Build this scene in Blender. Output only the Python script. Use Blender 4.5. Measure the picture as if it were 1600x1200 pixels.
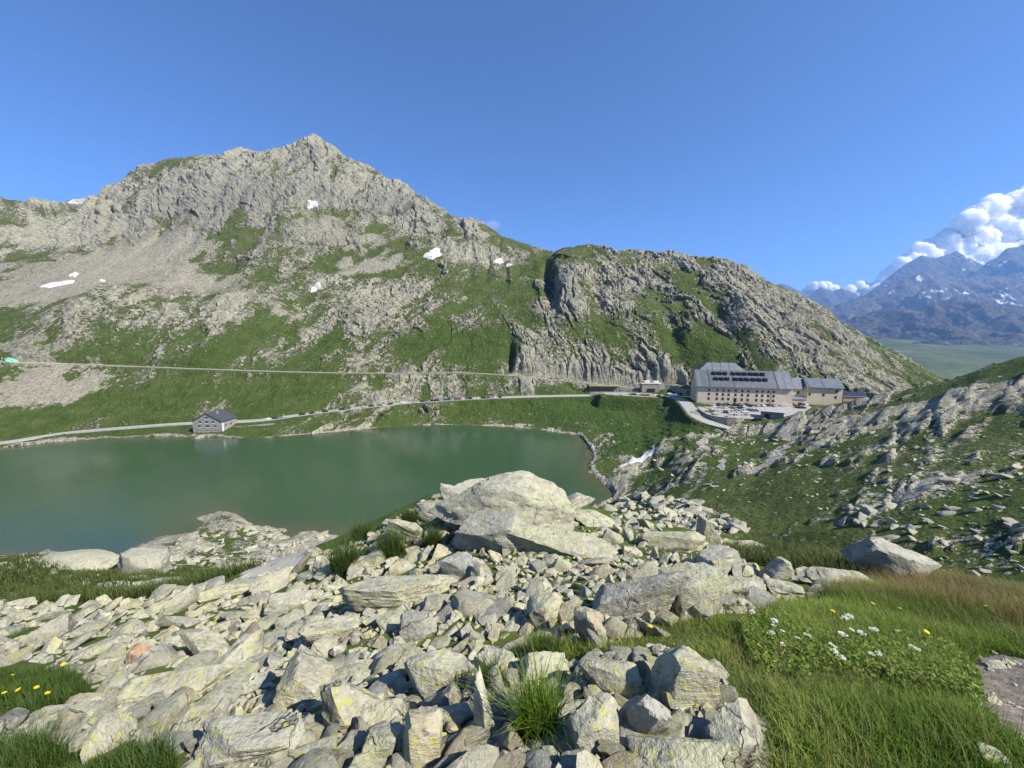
import bpy, bmesh, math, random
import numpy as np
from mathutils import Vector, Matrix

for _o in list(bpy.data.objects):
    bpy.data.objects.remove(_o)
scene = bpy.context.scene
col = scene.collection
R = math.radians

# ------------------------------------------------------------------ camera
H = 74.0                       # eye height above the lake
PITCH = R(7.6)
FPX = 600.0                    # focal length in pixels of the 1600 px wide photograph
cam_d = bpy.data.cameras.new('camera')
cam = bpy.data.objects.new('camera', cam_d)
col.objects.link(cam)
cam.location = (0, 0, H)
cam.rotation_euler = (math.pi / 2 - PITCH, 0, 0)
cam_d.sensor_width = 36.0
cam_d.lens = 36.0 * FPX / 1600.0
cam_d.clip_start = 0.05
cam_d.clip_end = 60000.0
scene.camera = cam

# ------------------------------------------------------------------ sky and sun
SUN_AZ, SUN_EL = R(121), R(43)         # azimuth clockwise from the view direction
world = bpy.data.worlds.new('World')
scene.world = world
world.use_nodes = True
wn = world.node_tree
wn.nodes.clear()
sky = wn.nodes.new('ShaderNodeTexSky')
sky.sky_type = 'NISHITA'
sky.sun_disc = False
sky.sun_elevation = SUN_EL
sky.sun_rotation = SUN_AZ
sky.altitude = 2000
sky.air_density = 0.85
sky.dust_density = 0.0
sky.ozone_density = 10.0
bg = wn.nodes.new('ShaderNodeBackground')
bg.inputs['Strength'].default_value = 0.125
wo = wn.nodes.new('ShaderNodeOutputWorld')
wn.links.new(sky.outputs[0], bg.inputs['Color'])
wn.links.new(bg.outputs[0], wo.inputs['Surface'])

sun_d = bpy.data.lights.new('sun', 'SUN')
sun_d.energy = 5.0
sun_d.angle = R(0.53)
sun_d.color = (1.0, 0.93, 0.80)
sun = bpy.data.objects.new('sun', sun_d)
col.objects.link(sun)
SUN_DIR = Vector((math.sin(SUN_AZ) * math.cos(SUN_EL), math.cos(SUN_AZ) * math.cos(SUN_EL), math.sin(SUN_EL)))
sun.rotation_euler = SUN_DIR.to_track_quat('Z', 'Y').to_euler()
sun.location = (300, -200, 500)

scene.view_settings.view_transform = 'Standard'
scene.view_settings.look = 'None'
scene.view_settings.gamma = 1.0
scene.view_settings.exposure = 0.85
try:
    scene.view_settings.use_curve_mapping = False
except Exception:
    pass
scene.cycles.max_bounces = 6
scene.cycles.diffuse_bounces = 3
scene.cycles.volume_bounces = 0
scene.cycles.use_denoising = True

# ------------------------------------------------------------------ geometry of the viewpoint (survey helpers)
CP, SP = math.cos(PITCH), math.sin(PITCH)
def ray(px, py):
    u, v = (px - 800) / FPX, (600 - py) / FPX
    return u, CP + v * SP, -SP + v * CP
def at(px, py, Y):
    x, y, z = ray(px, py)
    return Vector((x / y * Y, Y, H + z / y * Y))
def at_z(px, py, z):
    x, y, dz = ray(px, py)
    t = (z - H) / dz
    return Vector((x * t, y * t, z))
def proj(X, Y, Z):
    dz = Z - H
    d = Y * CP - dz * SP
    u = X / d
    v = (Y * SP + dz * CP) / d
    return 800 + FPX * u, 600 - FPX * v

# ------------------------------------------------------------------ noise (numpy)
def _hash(ix, iy, iz, seed):
    h = (ix.astype(np.uint32) * np.uint32(374761393) + iy.astype(np.uint32) * np.uint32(668265263)
         + iz.astype(np.uint32) * np.uint32(2147483647) + np.uint32((seed * 1274126177) & 0xffffffff))
    h = (h ^ (h >> np.uint32(13))) * np.uint32(1274126177)
    h = (h ^ (h >> np.uint32(16))) * np.uint32(2246822519)
    return h ^ (h >> np.uint32(15))
def rnd(ix, iy, iz, seed):
    return (_hash(ix, iy, iz, seed) & np.uint32(0xffffff)).astype(np.float32) / np.float32(0xffffff)
def vnoise(x, y, z, seed=0):
    """smooth value noise, -1..1"""
    x = np.asarray(x, np.float32); y = np.asarray(y, np.float32); z = np.asarray(z, np.float32)
    x, y, z = np.broadcast_arrays(x, y, z)
    fx, fy, fz = np.floor(x), np.floor(y), np.floor(z)
    ix, iy, iz = fx.astype(np.int64), fy.astype(np.int64), fz.astype(np.int64)
    ax, ay, az = x - fx, y - fy, z - fz
    ax = ax * ax * ax * (ax * (ax * 6 - 15) + 10); ay = ay * ay * ay * (ay * (ay * 6 - 15) + 10); az = az * az * az * (az * (az * 6 - 15) + 10)
    out = 0
    for dx in (0, 1):
        wx = ax if dx else 1 - ax
        for dy in (0, 1):
            wy = ay if dy else 1 - ay
            for dz in (0, 1):
                wz = az if dz else 1 - az
                out = out + wx * wy * wz * rnd(ix + dx, iy + dy, iz + dz, seed)
    return out * 2 - 1
def fbm(x, y, z, octv=4, seed=0, gain=.5, lac=2.03):
    a, s, n = 1.0, 0, 0
    for k in range(octv):
        s = s + a * vnoise(x, y, z, seed + k * 17)
        n += a
        a *= gain
        x = x * lac + 11.3; y = y * lac + 5.7; z = z * lac + 3.1
    return s / n * 1.5
def ridged(x, y, z, octv=4, seed=0, gain=.5):
    a, s, n = 1.0, 0, 0
    for k in range(octv):
        s = s + a * (1 - np.abs(vnoise(x, y, z, seed + k * 13)) * 2.0)
        n += a
        a *= gain
        x = x * 2.07 + 4.1; y = y * 2.07 + 7.7; z = z * 2.07 + 1.3
    return s / n
def blocks2(x, y, seed=0, tilt=.6):
    """faceted blocks: each Voronoi cell is a tilted plane at its own height; returns (height -1..1, distance to joint)"""
    x = np.asarray(x, np.float32); y = np.asarray(y, np.float32)
    fx, fy = np.floor(x), np.floor(y)
    ix, iy = fx.astype(np.int64), fy.astype(np.int64)
    zz = np.zeros_like(ix)
    d1 = np.full(x.shape, 9., np.float32); d2 = d1.copy(); hh = np.zeros_like(d1)
    for dx in (-1, 0, 1):
        for dy in (-1, 0, 1):
            cx, cy = ix + dx, iy + dy
            qx = cx + rnd(cx, cy, zz, seed) - x
            qy = cy + rnd(cx, cy, zz, seed + 5) - y
            d = qx * qx + qy * qy
            h = (rnd(cx, cy, zz, seed + 9) * 2 - 1) * .6 + tilt * (qx * (rnd(cx, cy, zz, seed + 21) * 2 - 1) + qy * (rnd(cx, cy, zz, seed + 33) * 2 - 1)) * 1.6
            near = d < d1
            d2 = np.where(near, d1, np.minimum(d2, d))
            hh = np.where(near, h, hh)
            d1 = np.where(near, d, d1)
    return hh, np.sqrt(d2) - np.sqrt(d1)
def sstep(a, b, x):
    t = np.clip((x - a) / (b - a), 0, 1)
    return t * t * (3 - 2 * t)

# ------------------------------------------------------------------ object helpers
def tag(o, label=None, cat=None, group=None, kind=None):
    if label: o['label'] = label
    if cat: o['category'] = cat
    if group: o['group'] = group
    if kind: o['kind'] = kind
    return o
def empty(name, loc, rz=0):
    o = bpy.data.objects.new(name, None)
    o.empty_display_size = 0.3
    col.objects.link(o)
    o.location = loc
    o.rotation_euler = (0, 0, rz)
    return o
def link(name, me, parent=None):
    o = bpy.data.objects.new(name, me)
    col.objects.link(o)
    if parent is not None:
        o.parent = parent
    return o
def np_mesh(name, verts, faces, mat=None, smooth=False):
    """mesh from numpy: faces is an (n,3) or (n,4) array"""
    verts = np.ascontiguousarray(verts, np.float32)
    faces = np.ascontiguousarray(faces, np.int32)
    k = faces.shape[1]
    me = bpy.data.meshes.new(name)
    me.vertices.add(len(verts)); me.vertices.foreach_set('co', verts.ravel())
    me.loops.add(faces.size); me.loops.foreach_set('vertex_index', faces.ravel())
    me.polygons.add(len(faces))
    me.polygons.foreach_set('loop_start', np.arange(0, faces.size, k, dtype=np.int32))
    try:
        me.polygons.foreach_set('loop_total', np.full(len(faces), k, np.int32))
    except Exception:
        pass
    me.polygons.foreach_set('use_smooth', np.full(len(faces), smooth))
    me.update(calc_edges=True)
    if mat: me.materials.append(mat)
    return me
def attr(me, name, arr, typ='FLOAT_COLOR'):
    a = me.attributes.new(name, typ, 'POINT')
    if typ == 'FLOAT':
        a.data.foreach_set('value', np.ascontiguousarray(arr, np.float32).ravel())
    else:
        a.data.foreach_set('color', np.ascontiguousarray(arr, np.float32).ravel())
class MB:
    """collects boxes and quads, builds one mesh object"""
    def __init__(self): self.v, self.f = [], []
    def add(self, vs, fs):
        n = len(self.v)
        self.v += [tuple(v) for v in vs]
        self.f += [tuple(i + n for i in f) for f in fs]
        return self
    def box(self, x0, x1, y0, y1, z0, z1):
        vs = [(x, y, z) for z in (z0, z1) for y in (y0, y1) for x in (x0, x1)]
        return self.add(vs, [(0, 2, 3, 1), (4, 5, 7, 6), (0, 1, 5, 4), (2, 6, 7, 3), (0, 4, 6, 2), (1, 3, 7, 5)])
    def prism(self, poly, axis, a, b):
        """extrude a polygon given in the two other axes along axis between a and b"""
        n = len(poly)
        def P(p, c):
            return {'x': (c, p[0], p[1]), 'y': (p[0], c, p[1]), 'z': (p[0], p[1], c)}[axis]
        vs = [P(p, a) for p in poly] + [P(p, b) for p in poly]
        fs = [tuple(range(n - 1, -1, -1)), tuple(range(n, 2 * n))] + [(i, (i + 1) % n, n + (i + 1) % n, n + i) for i in range(n)]
        return self.add(vs, fs)
    def tube(self, p, q, r, n=6, r2=None):
        p, q = Vector(p), Vector(q)
        d = (q - p).normalized()
        a = d.orthogonal().normalized(); b = d.cross(a)
        r2 = r if r2 is None else r2
        vs = [p + (a * math.cos(t) + b * math.sin(t)) * r for t in [2 * math.pi * i / n for i in range(n)]]
        vs += [q + (a * math.cos(t) + b * math.sin(t)) * r2 for t in [2 * math.pi * i / n for i in range(n)]]
        return self.add(vs, [tuple(range(n - 1, -1, -1)), tuple(range(n, 2 * n))] + [(i, (i + 1) % n, n + (i + 1) % n, n + i) for i in range(n)])
    def mesh(self, name, mat=None):
        me = bpy.data.meshes.new(name)
        me.from_pydata(self.v, [], self.f)
        bm = bmesh.new(); bm.from_mesh(me)
        bmesh.ops.recalc_face_normals(bm, faces=bm.faces[:])
        bm.to_mesh(me); bm.free()
        if mat: me.materials.append(mat)
        return me
    def build(self, name, mat=None, parent=None):
        return link(name, self.mesh(name, mat), parent)

# ------------------------------------------------------------------ node helpers
class NT:
    def __init__(self, name):
        self.m = bpy.data.materials.new(name)
        self.m.use_nodes = True
        self.t = self.m.node_tree
        self.t.nodes.clear()
        self.out = self.n('ShaderNodeOutputMaterial')
    def n(self, typ, **kw):
        nd = self.t.nodes.new(typ)
        for k, v in kw.items(): setattr(nd, k, v)
        return nd
    def set(self, sock, val):
        if hasattr(val, 'is_output'): self.t.links.new(val, sock)
        elif isinstance(val, (tuple, list)) and len(val) == 3 and sock.type == 'RGBA': sock.default_value = (*val, 1)
        else: sock.default_value = val
    def noise(self, scale, detail=4, rough=.55, vec=None, out=0, dist=0):
        nd = self.n('ShaderNodeTexNoise')
        self.set(nd.inputs['Scale'], scale); self.set(nd.inputs['Detail'], detail); self.set(nd.inputs['Roughness'], rough)
        self.set(nd.inputs['Distortion'], dist)
        if vec is not None: self.set(nd.inputs['Vector'], vec)
        return nd.outputs[out]
    def voro(self, scale, vec=None, feature='F1', out='Distance', rand=1):
        nd = self.n('ShaderNodeTexVoronoi'); nd.feature = feature
        self.set(nd.inputs['Scale'], scale); self.set(nd.inputs['Randomness'], rand)
        if vec is not None: self.set(nd.inputs['Vector'], vec)
        return nd.outputs[out]
    def math(self, op, a, b=0, c=None):
        nd = self.n('ShaderNodeMath'); nd.operation = op
        self.set(nd.inputs[0], a); self.set(nd.inputs[1], b)
        if c is not None: self.set(nd.inputs[2], c)
        return nd.outputs[0]
    def ramp(self, fac, stops, interp='LINEAR'):
        nd = self.n('ShaderNodeValToRGB'); nd.color_ramp.interpolation = interp
        el = nd.color_ramp.elements
        while len(el) < len(stops): el.new(.5)
        for e, (p, c) in zip(el, stops):
            e.position = p
            e.color = (c, c, c, 1) if isinstance(c, (int, float)) else (*c, 1)
        self.set(nd.inputs[0], fac)
        return nd.outputs[0]
    def mix(self, fac, a, b, blend='MIX'):
        nd = self.n('ShaderNodeMix'); nd.data_type = 'RGBA'; nd.blend_type = blend
        self.set(nd.inputs[0], fac); self.set(nd.inputs[6], a); self.set(nd.inputs[7], b)
        return nd.outputs[2]
    def step(self, x, a, b):
        nd = self.n('ShaderNodeMapRange'); nd.interpolation_type = 'SMOOTHSTEP'
        self.set(nd.inputs[0], x); self.set(nd.inputs[1], a); self.set(nd.inputs[2], b)
        return nd.outputs[0]
    def bump(self, h, strength=.5, dist=1.0, normal=None):
        nd = self.n('ShaderNodeBump')
        self.set(nd.inputs['Height'], h); self.set(nd.inputs['Strength'], strength); self.set(nd.inputs['Distance'], dist)
        if normal is not None: self.set(nd.inputs['Normal'], normal)
        return nd.outputs[0]
    def map(self, vec, scale=(1, 1, 1), rot=(0, 0, 0), loc=(0, 0, 0)):
        nd = self.n('ShaderNodeMapping')
        self.set(nd.inputs['Vector'], vec)
        nd.inputs['Scale'].default_value = scale; nd.inputs['Rotation'].default_value = rot; nd.inputs['Location'].default_value = loc
        return nd.outputs[0]
    def pos(self): return self.n('ShaderNodeNewGeometry').outputs['Position']
    def obj(self): return self.n('ShaderNodeTexCoord').outputs['Object']
    def attr(self, name, out='Color'):
        nd = self.n('ShaderNodeAttribute'); nd.attribute_name = name
        return nd.outputs[out]
    def sep(self, c):
        nd = self.n('ShaderNodeSeparateColor'); self.set(nd.inputs[0], c)
        return nd.outputs
    def done(self, color, rough=.9, normal=None, spec=.3, **kw):
        b = self.n('ShaderNodeBsdfPrincipled')
        self.set(b.inputs['Base Color'], color); self.set(b.inputs['Roughness'], rough)
        self.set(b.inputs['Specular IOR Level'], spec)
        if normal is not None: self.set(b.inputs['Normal'], normal)
        for k, v in kw.items(): self.set(b.inputs[k.replace('_', ' ')], v)
        self.t.links.new(b.outputs[0], self.out.inputs['Surface'])
        self.bsdf = b
        return self.m

# ================================================================== TERRAIN
# survey of the ground: (bearing column px, row py, distance Y) read along columns of the view
CT = {
 -250: [(1200,1.6),(1100,2.6),(1000,4.4),(960,6.0),(985,12),(930,18),(890,25),(920,70)],
 50:   [(1200,1.6),(1100,2.5),(1000,4.2),(960,5.8),(945,6.8),(985,12),(935,18),(898,24),(876,29),(905,70),(886,108)],
 200:  [(1200,1.5),(1100,2.4),(1000,4.0),(950,5.8),(935,6.5),(965,12),(922,20),(898,25),(882,28),(905,70),(884,108)],
 300:  [(1200,1.45),(1100,2.3),(1000,3.8),(950,5.2),(912,6.8),(950,14),(912,50),(890,95),(860,118),(832,138)],
 450:  [(1200,1.4),(1100,2.1),(1000,3.2),(940,4.7),(895,6.2),(930,15),(900,50),(885,88),(868,112),(845,130)],
 600:  [(1200,1.4),(1100,1.9),(1000,2.8),(920,4.4),(860,5.8),(818,7.2),(885,15),(875,60),(850,115)],
 680:  [(1200,1.4),(1100,1.85),(1000,2.75),(920,4.0),(860,5.5),(800,7.0),(768,7.9),(870,14),(870,60),(850,112)],
 750:  [(1200,1.35),(1080,1.85),(980,2.8),(900,4.0),(850,5.3),(800,6.8),(760,8.0),(850,14),(862,60),(845,112)],
 830:  [(1200,1.35),(1080,1.85),(980,2.8),(900,4.0),(850,5.3),(800,6.8),(764,8.0),(850,14),(855,60),(835,112)],
 900:  [(1200,1.3),(1080,1.8),(950,3.0),(900,4.0),(850,5.2),(808,7.0),(850,14),(842,50),(818,105)],
 1050: [(1200,1.25),(1050,1.85),(950,2.9),(900,4.0),(850,5.5),(825,6.5),(862,15),(850,40),(838,66),(800,105),(760,142),(720,178),(690,206)],
 1200: [(1200,1.25),(1050,1.9),(950,3.0),(900,4.0),(882,4.8),(915,12),(890,35),(868,57),(830,68),(790,86),(740,118),(700,160),(672,205)],
 1300: [(1200,1.22),(1050,1.9),(1000,2.3),(940,3.2),(907,4.0),(935,10),(915,28),(900,45),(850,55),(800,67),(750,87),(700,120),(660,172),(641,200),(634,214)],
 1400: [(1200,1.2),(1050,1.9),(985,2.5),(930,3.5),(950,9),(934,24),(920,36.5),(880,44),(830,52),(780,63),(730,80),(690,101),(650,136),(622,172),(612,188),(640,215),(645,240)],
 1500: [(1200,1.2),(1050,1.95),(975,2.8),(935,3.6),(957,9),(946,22),(930,35),(880,40.5),(830,46.6),(780,55.5),(720,71),(660,98),(605,150),(588,172),(620,205),(650,260)],
 1600: [(1200,1.2),(1050,1.95),(980,2.8),(942,3.4),(960,9),(952,20),(940,31),(880,37),(820,43.6),(740,57),(660,80.6),(600,118),(557,160),(600,200),(650,260)],
 1800: [(1200,1.2),(1050,1.9),(980,2.6),(930,4),(952,12),(930,28),(830,35),(740,45),(600,77),(530,118),(560,150),(640,260)],
}
MT = {   # the mountain face, above the upper track
 -150: [(560,330),(500,390),(440,460),(380,540),(320,620),(290,700),(340,800)],
 0:    [(540,348),(500,385),(440,470),(400,530),(360,580),(316,650),(360,800)],
 75:   [(540,355),(500,385),(450,450),(400,540),(365,610),(343,660),(380,800)],
 150:  [(540,360),(470,395),(450,440),(420,500),(375,580),(340,620),(303,690),(360,850)],
 250:  [(530,372),(470,420),(430,480),(390,540),(360,585),(310,620),(257,700),(340,880)],
 340:  [(530,378),(480,420),(440,470),(400,520),(350,560),(300,610),(265,660),(240,730),(320,900)],
 420:  [(540,385),(480,430),(430,480),(380,520),(330,570),(290,630),(260,690),(239,740),(320,900)],
 440:  [(262,700),(243,742)],
 455:  [(258,712),(239,746)],
 466:  [(250,718),(221,752)],
 500:  [(255,714),(224,757)],
 520:  [(265,716),(235,754)],
 480:  [(540,395),(480,445),(420,505),(360,565),(300,640),(250,710),(217,760),(310,900)],
 540:  [(540,395),(480,440),(430,500),(380,560),(320,640),(280,700),(244,750),(330,900)],
 620:  [(540,390),(490,425),(440,475),(400,530),(360,600),(320,670),(291,720),(370,900)],
 680:  [(540,388),(490,420),(440,470),(400,525),(360,610),(319,700),(390,880)],
 740:  [(545,385),(490,420),(440,470),(400,540),(349,680),(410,850)],
 800:  [(545,382),(490,415),(440,462),(410,520),(376,650),(440,850)],
 845:  [(550,378),(490,405),(450,440),(425,480),(405,540),(388,610),(450,850)],
 885:  [(560,368),(500,392),(470,408),(430,438),(383,500),(440,700)],
 960:  [(565,365),(500,395),(440,440),(391,500),(450,700)],
 1020: [(565,362),(500,393),(440,438),(398,490),(450,700)],
 1090: [(555,358),(500,385),(450,420),(409,470),(470,650)],
 1150: [(550,350),(500,378),(450,415),(418,452),(480,650)],
 1230: [(560,338),(520,362),(480,400),(456,432),(520,600)],
 1300: [(575,335),(540,362),(510,392),(491,418),(560,600)],
 1370: [(590,340),(565,365),(540,400),(600,560)],
 1430: [(600,350),(586,370),(573,392),(620,520)],
 1475: [(612,330),(600,370),(640,500)],
 1600: [(640,330),(650,450),(655,700)],
 1800: [(640,330),(650,450),(655,700)],
}
SHORE = [(-250,716),(-120,708),(0,700),(60,694),(130,688),(200,684),(260,682),(300,683),(400,685),(450,681),(500,677),(560,671),(600,668),(650,665),(700,664),(750,665),(800,667),(850,673),(880,677),(912,688),(922,700),(928,712),(921,728),(935,748),(952,762),(962,772),(935,790),(900,805)]
NEAR = [(-250,880),(-100,874),(0,871),(100,868),(205,866),(228,850),(255,832),(300,815),(365,803),(395,818),(440,826),(480,833),(525,838),(560,838),(620,836),(700,832),(780,826),(850,820)]
ROAD = [(-260,712,.9),(-130,703,1.0),(0,692,1.3),(100,677,2),(200,668,3.5),(300,661,5),(400,657,6.5),(470,648,8),(560,637,11),(650,628,13.5),(780,621,16.5),(900,618,18.5),(1000,617,20),(1050,620,21),(1072,630,21.2)]
TRACK = [(-260,560,318),(-120,563,322),(20,566,330),(150,570,338),(330,577,345),(500,582,352),(640,583,358),(700,582,360),(790,586,362),(900,597,358),(1000,606,352),(1060,601,350)]
RAMP = [(1072,630,21.2),(1080,640,21.0),(1092,652,20.0),(1112,661,18.8),(1140,670,17.6)]

P = []                                           # (azimuth, ln r, w = (Z-H)/r)
def addp(v):
    r = math.hypot(v[0], v[1])
    P.append((math.atan2(v[0], v[1]), math.log(r), (v[2] - H) / r))
for D in (CT, MT):
    for px, lst in D.items():
        for py, Y in lst: addp(at(px, py, Y))
for px, py in SHORE:
    a = at_z(px, py, 0.0); addp(a)
    k = .955 if px < 900 else None
    b = Vector((a.x * .95, a.y * .95, -4)) if px < 900 else Vector((a.x - 13, a.y - 4, -3.5))
    addp(b)
for px, py, z in ((330,815,2.6),(300,830,3.6),(262,848,3.2),(350,836,2.6),(400,842,2.2),(450,846,2.2),(375,815,1.2),(240,860,2.0),(490,846,1.6)): addp(at_z(px, py, z))
for px, py in NEAR:
    a = at_z(px, py, 0.0); addp(a)
    addp(Vector((a.x * 1.075, a.y * 1.075, -3.0)))
for px in range(-200, 900, 130):
    for Y in (180, 215):
        addp(Vector(((px - 800) / 600 * Y, Y, -9)))
for px, py, z in ROAD: addp(at_z(px, py, z))
for px, py, Y in TRACK: addp(at(px, py, Y))
for px, py, z in RAMP: addp(at_z(px, py, z))
# the levelled ground of the pass, around the hospice
for px, Y, z in ((1100,300,21.3),(1160,290,21.3),(1230,285,21.3),(1300,290,21.3),(1345,300,22),(1110,262,21),(1160,262,21.2),(1230,258,21.2),(1160,240,20.8),(1210,238,21),(1250,236,22),
                 (1180,318,22),(1250,320,23),(1000,344,21.5),(1060,340,22.5),(1100,338,23.5),(1020,300,11),(1060,270,13),(1000,270,6),(950,275,3),(960,300,8),(1060,245,12.5),(1000,235,6),(1090,225,14),(960,225,3.5),(1000,205,5),(1040,185,7),(980,180,2.5),(1300,235,30),(1020,160,8),(980,150,3)):
    addp(Vector(((px - 800) / 600 * Y, Y, z)))
# round behind the viewpoint
for az in (-75, -100, -130, -160, 180, 150, 120, 95, 75):
    left = az < 0
    for r in (1.2, 4, 15, 60, 250, 700, 1400):
        b = abs(az) / 180
        z = -1.7 - (.35 if left else .2) * r * (1 - b) + .25 * r * max(0, b - .45) * 2
        z = max(z, -78)
        P.append((R(az), math.log(r), z / r))
P = np.array(P)
P = np.vstack([P, P[np.abs(P[:, 0]) > R(110)] * [1, 1, 1] + [2 * math.pi, 0, 0], P[np.abs(P[:, 0]) > R(110)] - [2 * math.pi, 0, 0]])
_, _ui = np.unique(np.round(P[:, :2], 4), axis=0, return_index=True)
P = P[_ui]
RC = .045
def rbf_fit(P):
    d = np.sqrt((P[:, None, 0] - P[None, :, 0]) ** 2 + (P[:, None, 1] - P[None, :, 1]) ** 2 + RC ** 2)
    n = len(P)
    A = np.zeros((n + 3, n + 3))
    A[:n, :n] = d - np.eye(n) * 0.002
    A[:n, n] = 1; A[:n, n + 1:n + 3] = P[:, :2]
    A[n, :n] = 1; A[n + 1:n + 3, :n] = P[:, :2].T
    return np.linalg.solve(A, np.concatenate([P[:, 2], [0, 0, 0]]))
WGT = rbf_fit(P)
def base_w(az, t):
    az = np.asarray(az, float).ravel(); t = np.asarray(t, float).ravel()
    out = np.empty(len(az))
    for i in range(0, len(az), 20000):
        a, b = az[i:i + 20000], t[i:i + 20000]
        d = np.sqrt((a[:, None] - P[None, :, 0]) ** 2 + (b[:, None] - P[None, :, 1]) ** 2 + RC ** 2)
        out[i:i + 20000] = d @ WGT[:-3] + WGT[-3] + WGT[-2] * a + WGT[-1] * b
    return out
# grid
AZ = np.concatenate([np.linspace(-180, -63, 30)[:-1], np.linspace(-63, 63, 810), np.linspace(63, 180, 30)[1:]]) * math.pi / 180
def geo(a, b, n): return np.exp(np.linspace(math.log(a), math.log(b), n))
RR = np.concatenate([geo(.6, 9, 88)[:-1], geo(9, 60, 120)[:-1], geo(60, 236, 140)[:-1], geo(236, 300, 50)[:-1], geo(300, 480, 190)[:-1], geo(480, 1000, 200)[:-1], geo(1000, 1500, 14)])
LR = np.log(RR)
cA = np.linspace(-math.pi, math.pi, 420); cT = np.linspace(LR[0], LR[-1], 620)
cA = np.unique(np.concatenate([np.linspace(-math.pi, -1.12, 40), np.linspace(-1.12, 1.12, 420), np.linspace(1.12, math.pi, 40)]))
cW = base_w(*[g.ravel() for g in np.meshgrid(cA, cT, indexing='ij')]).reshape(len(cA), len(cT))
def bil(G, ga, gt, a, t):
    a = np.asarray(a); t = np.asarray(t)
    i = np.clip(np.searchsorted(ga, a) - 1, 0, len(ga) - 2); j = np.clip(np.searchsorted(gt, t) - 1, 0, len(gt) - 2)
    u = (a - ga[i]) / (ga[i + 1] - ga[i]); v = np.clip((t - gt[j]) / (gt[j + 1] - gt[j]), 0, 1)
    return (G[i, j] * (1 - u) * (1 - v) + G[i + 1, j] * u * (1 - v) + G[i, j + 1] * (1 - u) * v + G[i + 1, j + 1] * u * v)
gA, gL = np.meshgrid(AZ, LR, indexing='ij')
gR = np.exp(gL)
X0 = (gR * np.sin(gA)); Y0 = (gR * np.cos(gA))
Z0 = H + bil(cW, cA, cT, gA, gL) * gR
NA, NR = gA.shape

# smooth normals of the base surface
def grid_normals(X, Y, Z):
    du = np.stack([np.gradient(X, axis=0), np.gradient(Y, axis=0), np.gradient(Z, axis=0)], -1)
    dv = np.stack([np.gradient(X, axis=1), np.gradient(Y, axis=1), np.gradient(Z, axis=1)], -1)
    n = np.cross(dv, du)
    n /= np.linalg.norm(n, axis=-1, keepdims=True) + 1e-9
    n[n[..., 2] < 0] *= -1
    return n
N0 = grid_normals(X0, Y0, Z0)

PXg, PYg = proj(X0, np.maximum(Y0, 1e-3), Z0)
infront = Y0 > .2
_lt = np.linspace(LR[0], LR[-1], 1500)
def hit_base(px, py):
    """world point of the bare ground seen along a survey line"""
    x, y, z = ray(px, py)
    h = math.hypot(x, y); az = math.atan2(x, y)
    w = bil(cW, cA, cT, np.full(len(_lt), az), _lt)
    k = np.nonzero(w >= z / h)[0]
    k = k[0] if len(k) else len(_lt) - 1
    r = math.exp(_lt[k])
    return Vector((r * math.sin(az), r * math.cos(az), H + w[k] * r))
# ---- where rock, scree and grass lie: patches with a world centre and half-widths in metres
def patch(px, py, rx, ry):
    c = hit_base(px, py)
    r = math.hypot(c.x, c.y)
    if r > 285:                                   # on the mountain face: X against elevation
        k = r / 600 / math.cos(math.atan2(c.x, c.y)) ** .5
        return np.exp(-((X0 - c.x) / (rx * k)) ** 2 - ((Z0 - c.z) / (ry * k)) ** 2) * np.exp(-((gR - r) / 260) ** 2)
    a, b = hit_base(px, py - ry), hit_base(px, py + ry)
    lr = min(max(.5 * abs(math.hypot(a.x, a.y) - math.hypot(b.x, b.y)), .04 * r), .6 * r)
    e = (c.x / r, c.y / r)
    u = (X0 - c.x) * e[0] + (Y0 - c.y) * e[1]; v = -(X0 - c.x) * e[1] + (Y0 - c.y) * e[0]
    return np.exp(-(u / lr) ** 2 - (v / (rx * r / 600)) ** 2)
mtn = (sstep(math.log(292), math.log(306), gL))          # 1 on the far side of the lake
far = gR > 236
rockw = np.zeros_like(gR); screew = np.zeros_like(gR)
ROCKS = [(300,300,130,55,.75),(480,255,80,45,.8),(420,330,60,60,.45),(610,345,120,45,.6),(760,405,80,30,.6),(885,450,28,50,.9),(950,420,90,30,.6),(1060,445,120,30,.5),
 (560,475,55,50,.75),(500,520,70,35,.4),(650,505,60,35,.5),(720,480,40,40,.35),(140,500,60,45,.75),(1180,520,28,60,.6),(1290,530,80,45,.55),(1000,500,50,50,.5),(830,565,40,22,.7),(950,580,120,20,.9),(1060,585,50,12,.6),
 (700,606,90,16,1.0),(590,618,60,12,.4),(1400,568,60,30,.7),(110,425,50,30,.5),(20,370,60,50,.7),(150,350,70,40,.55),(890,490,30,30,.4),(330,490,60,20,.35),(320,610,28,20,.5),(215,610,18,12,.45),(100,662,35,10,.6),(350,640,40,16,.7),(480,620,50,14,.25),
 (400,300,60,30,.3),(690,350,60,30,.3),(540,290,70,30,.4),(970,520,30,30,.3),(1130,500,60,25,.35),(860,520,30,20,.3),(430,440,40,40,.4),(620,570,80,14,.5),(720,565,20,15,.3),(240,520,60,20,.3),(200,560,80,14,.4)]
GRASSES = [(750,545,90,24,.8),(1085,560,70,38,.9),(930,525,55,24,.8),(340,535,110,26,.5),(380,612,200,24,.7),(160,635,150,22,.8),(790,450,55,28,.7),(640,380,35,22,.5),(360,390,45,18,.6),(300,425,45,14,.6),(50,610,60,36,.6),
 (690,545,50,24,.6),(560,540,80,16,.5),(1000,655,140,28,1.0),(820,645,120,14,.9),(450,663,150,9,.5),(510,345,30,16,.4),(300,235,20,10,.3),(230,450,45,12,.5),(40,400,35,20,.5),(1230,565,50,25,.6),(1120,470,30,20,.5),(870,505,60,14,.5),(620,430,60,18,.4),(1010,470,40,14,.4),(430,265,25,12,.4),(520,420,30,20,.3)]
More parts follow.
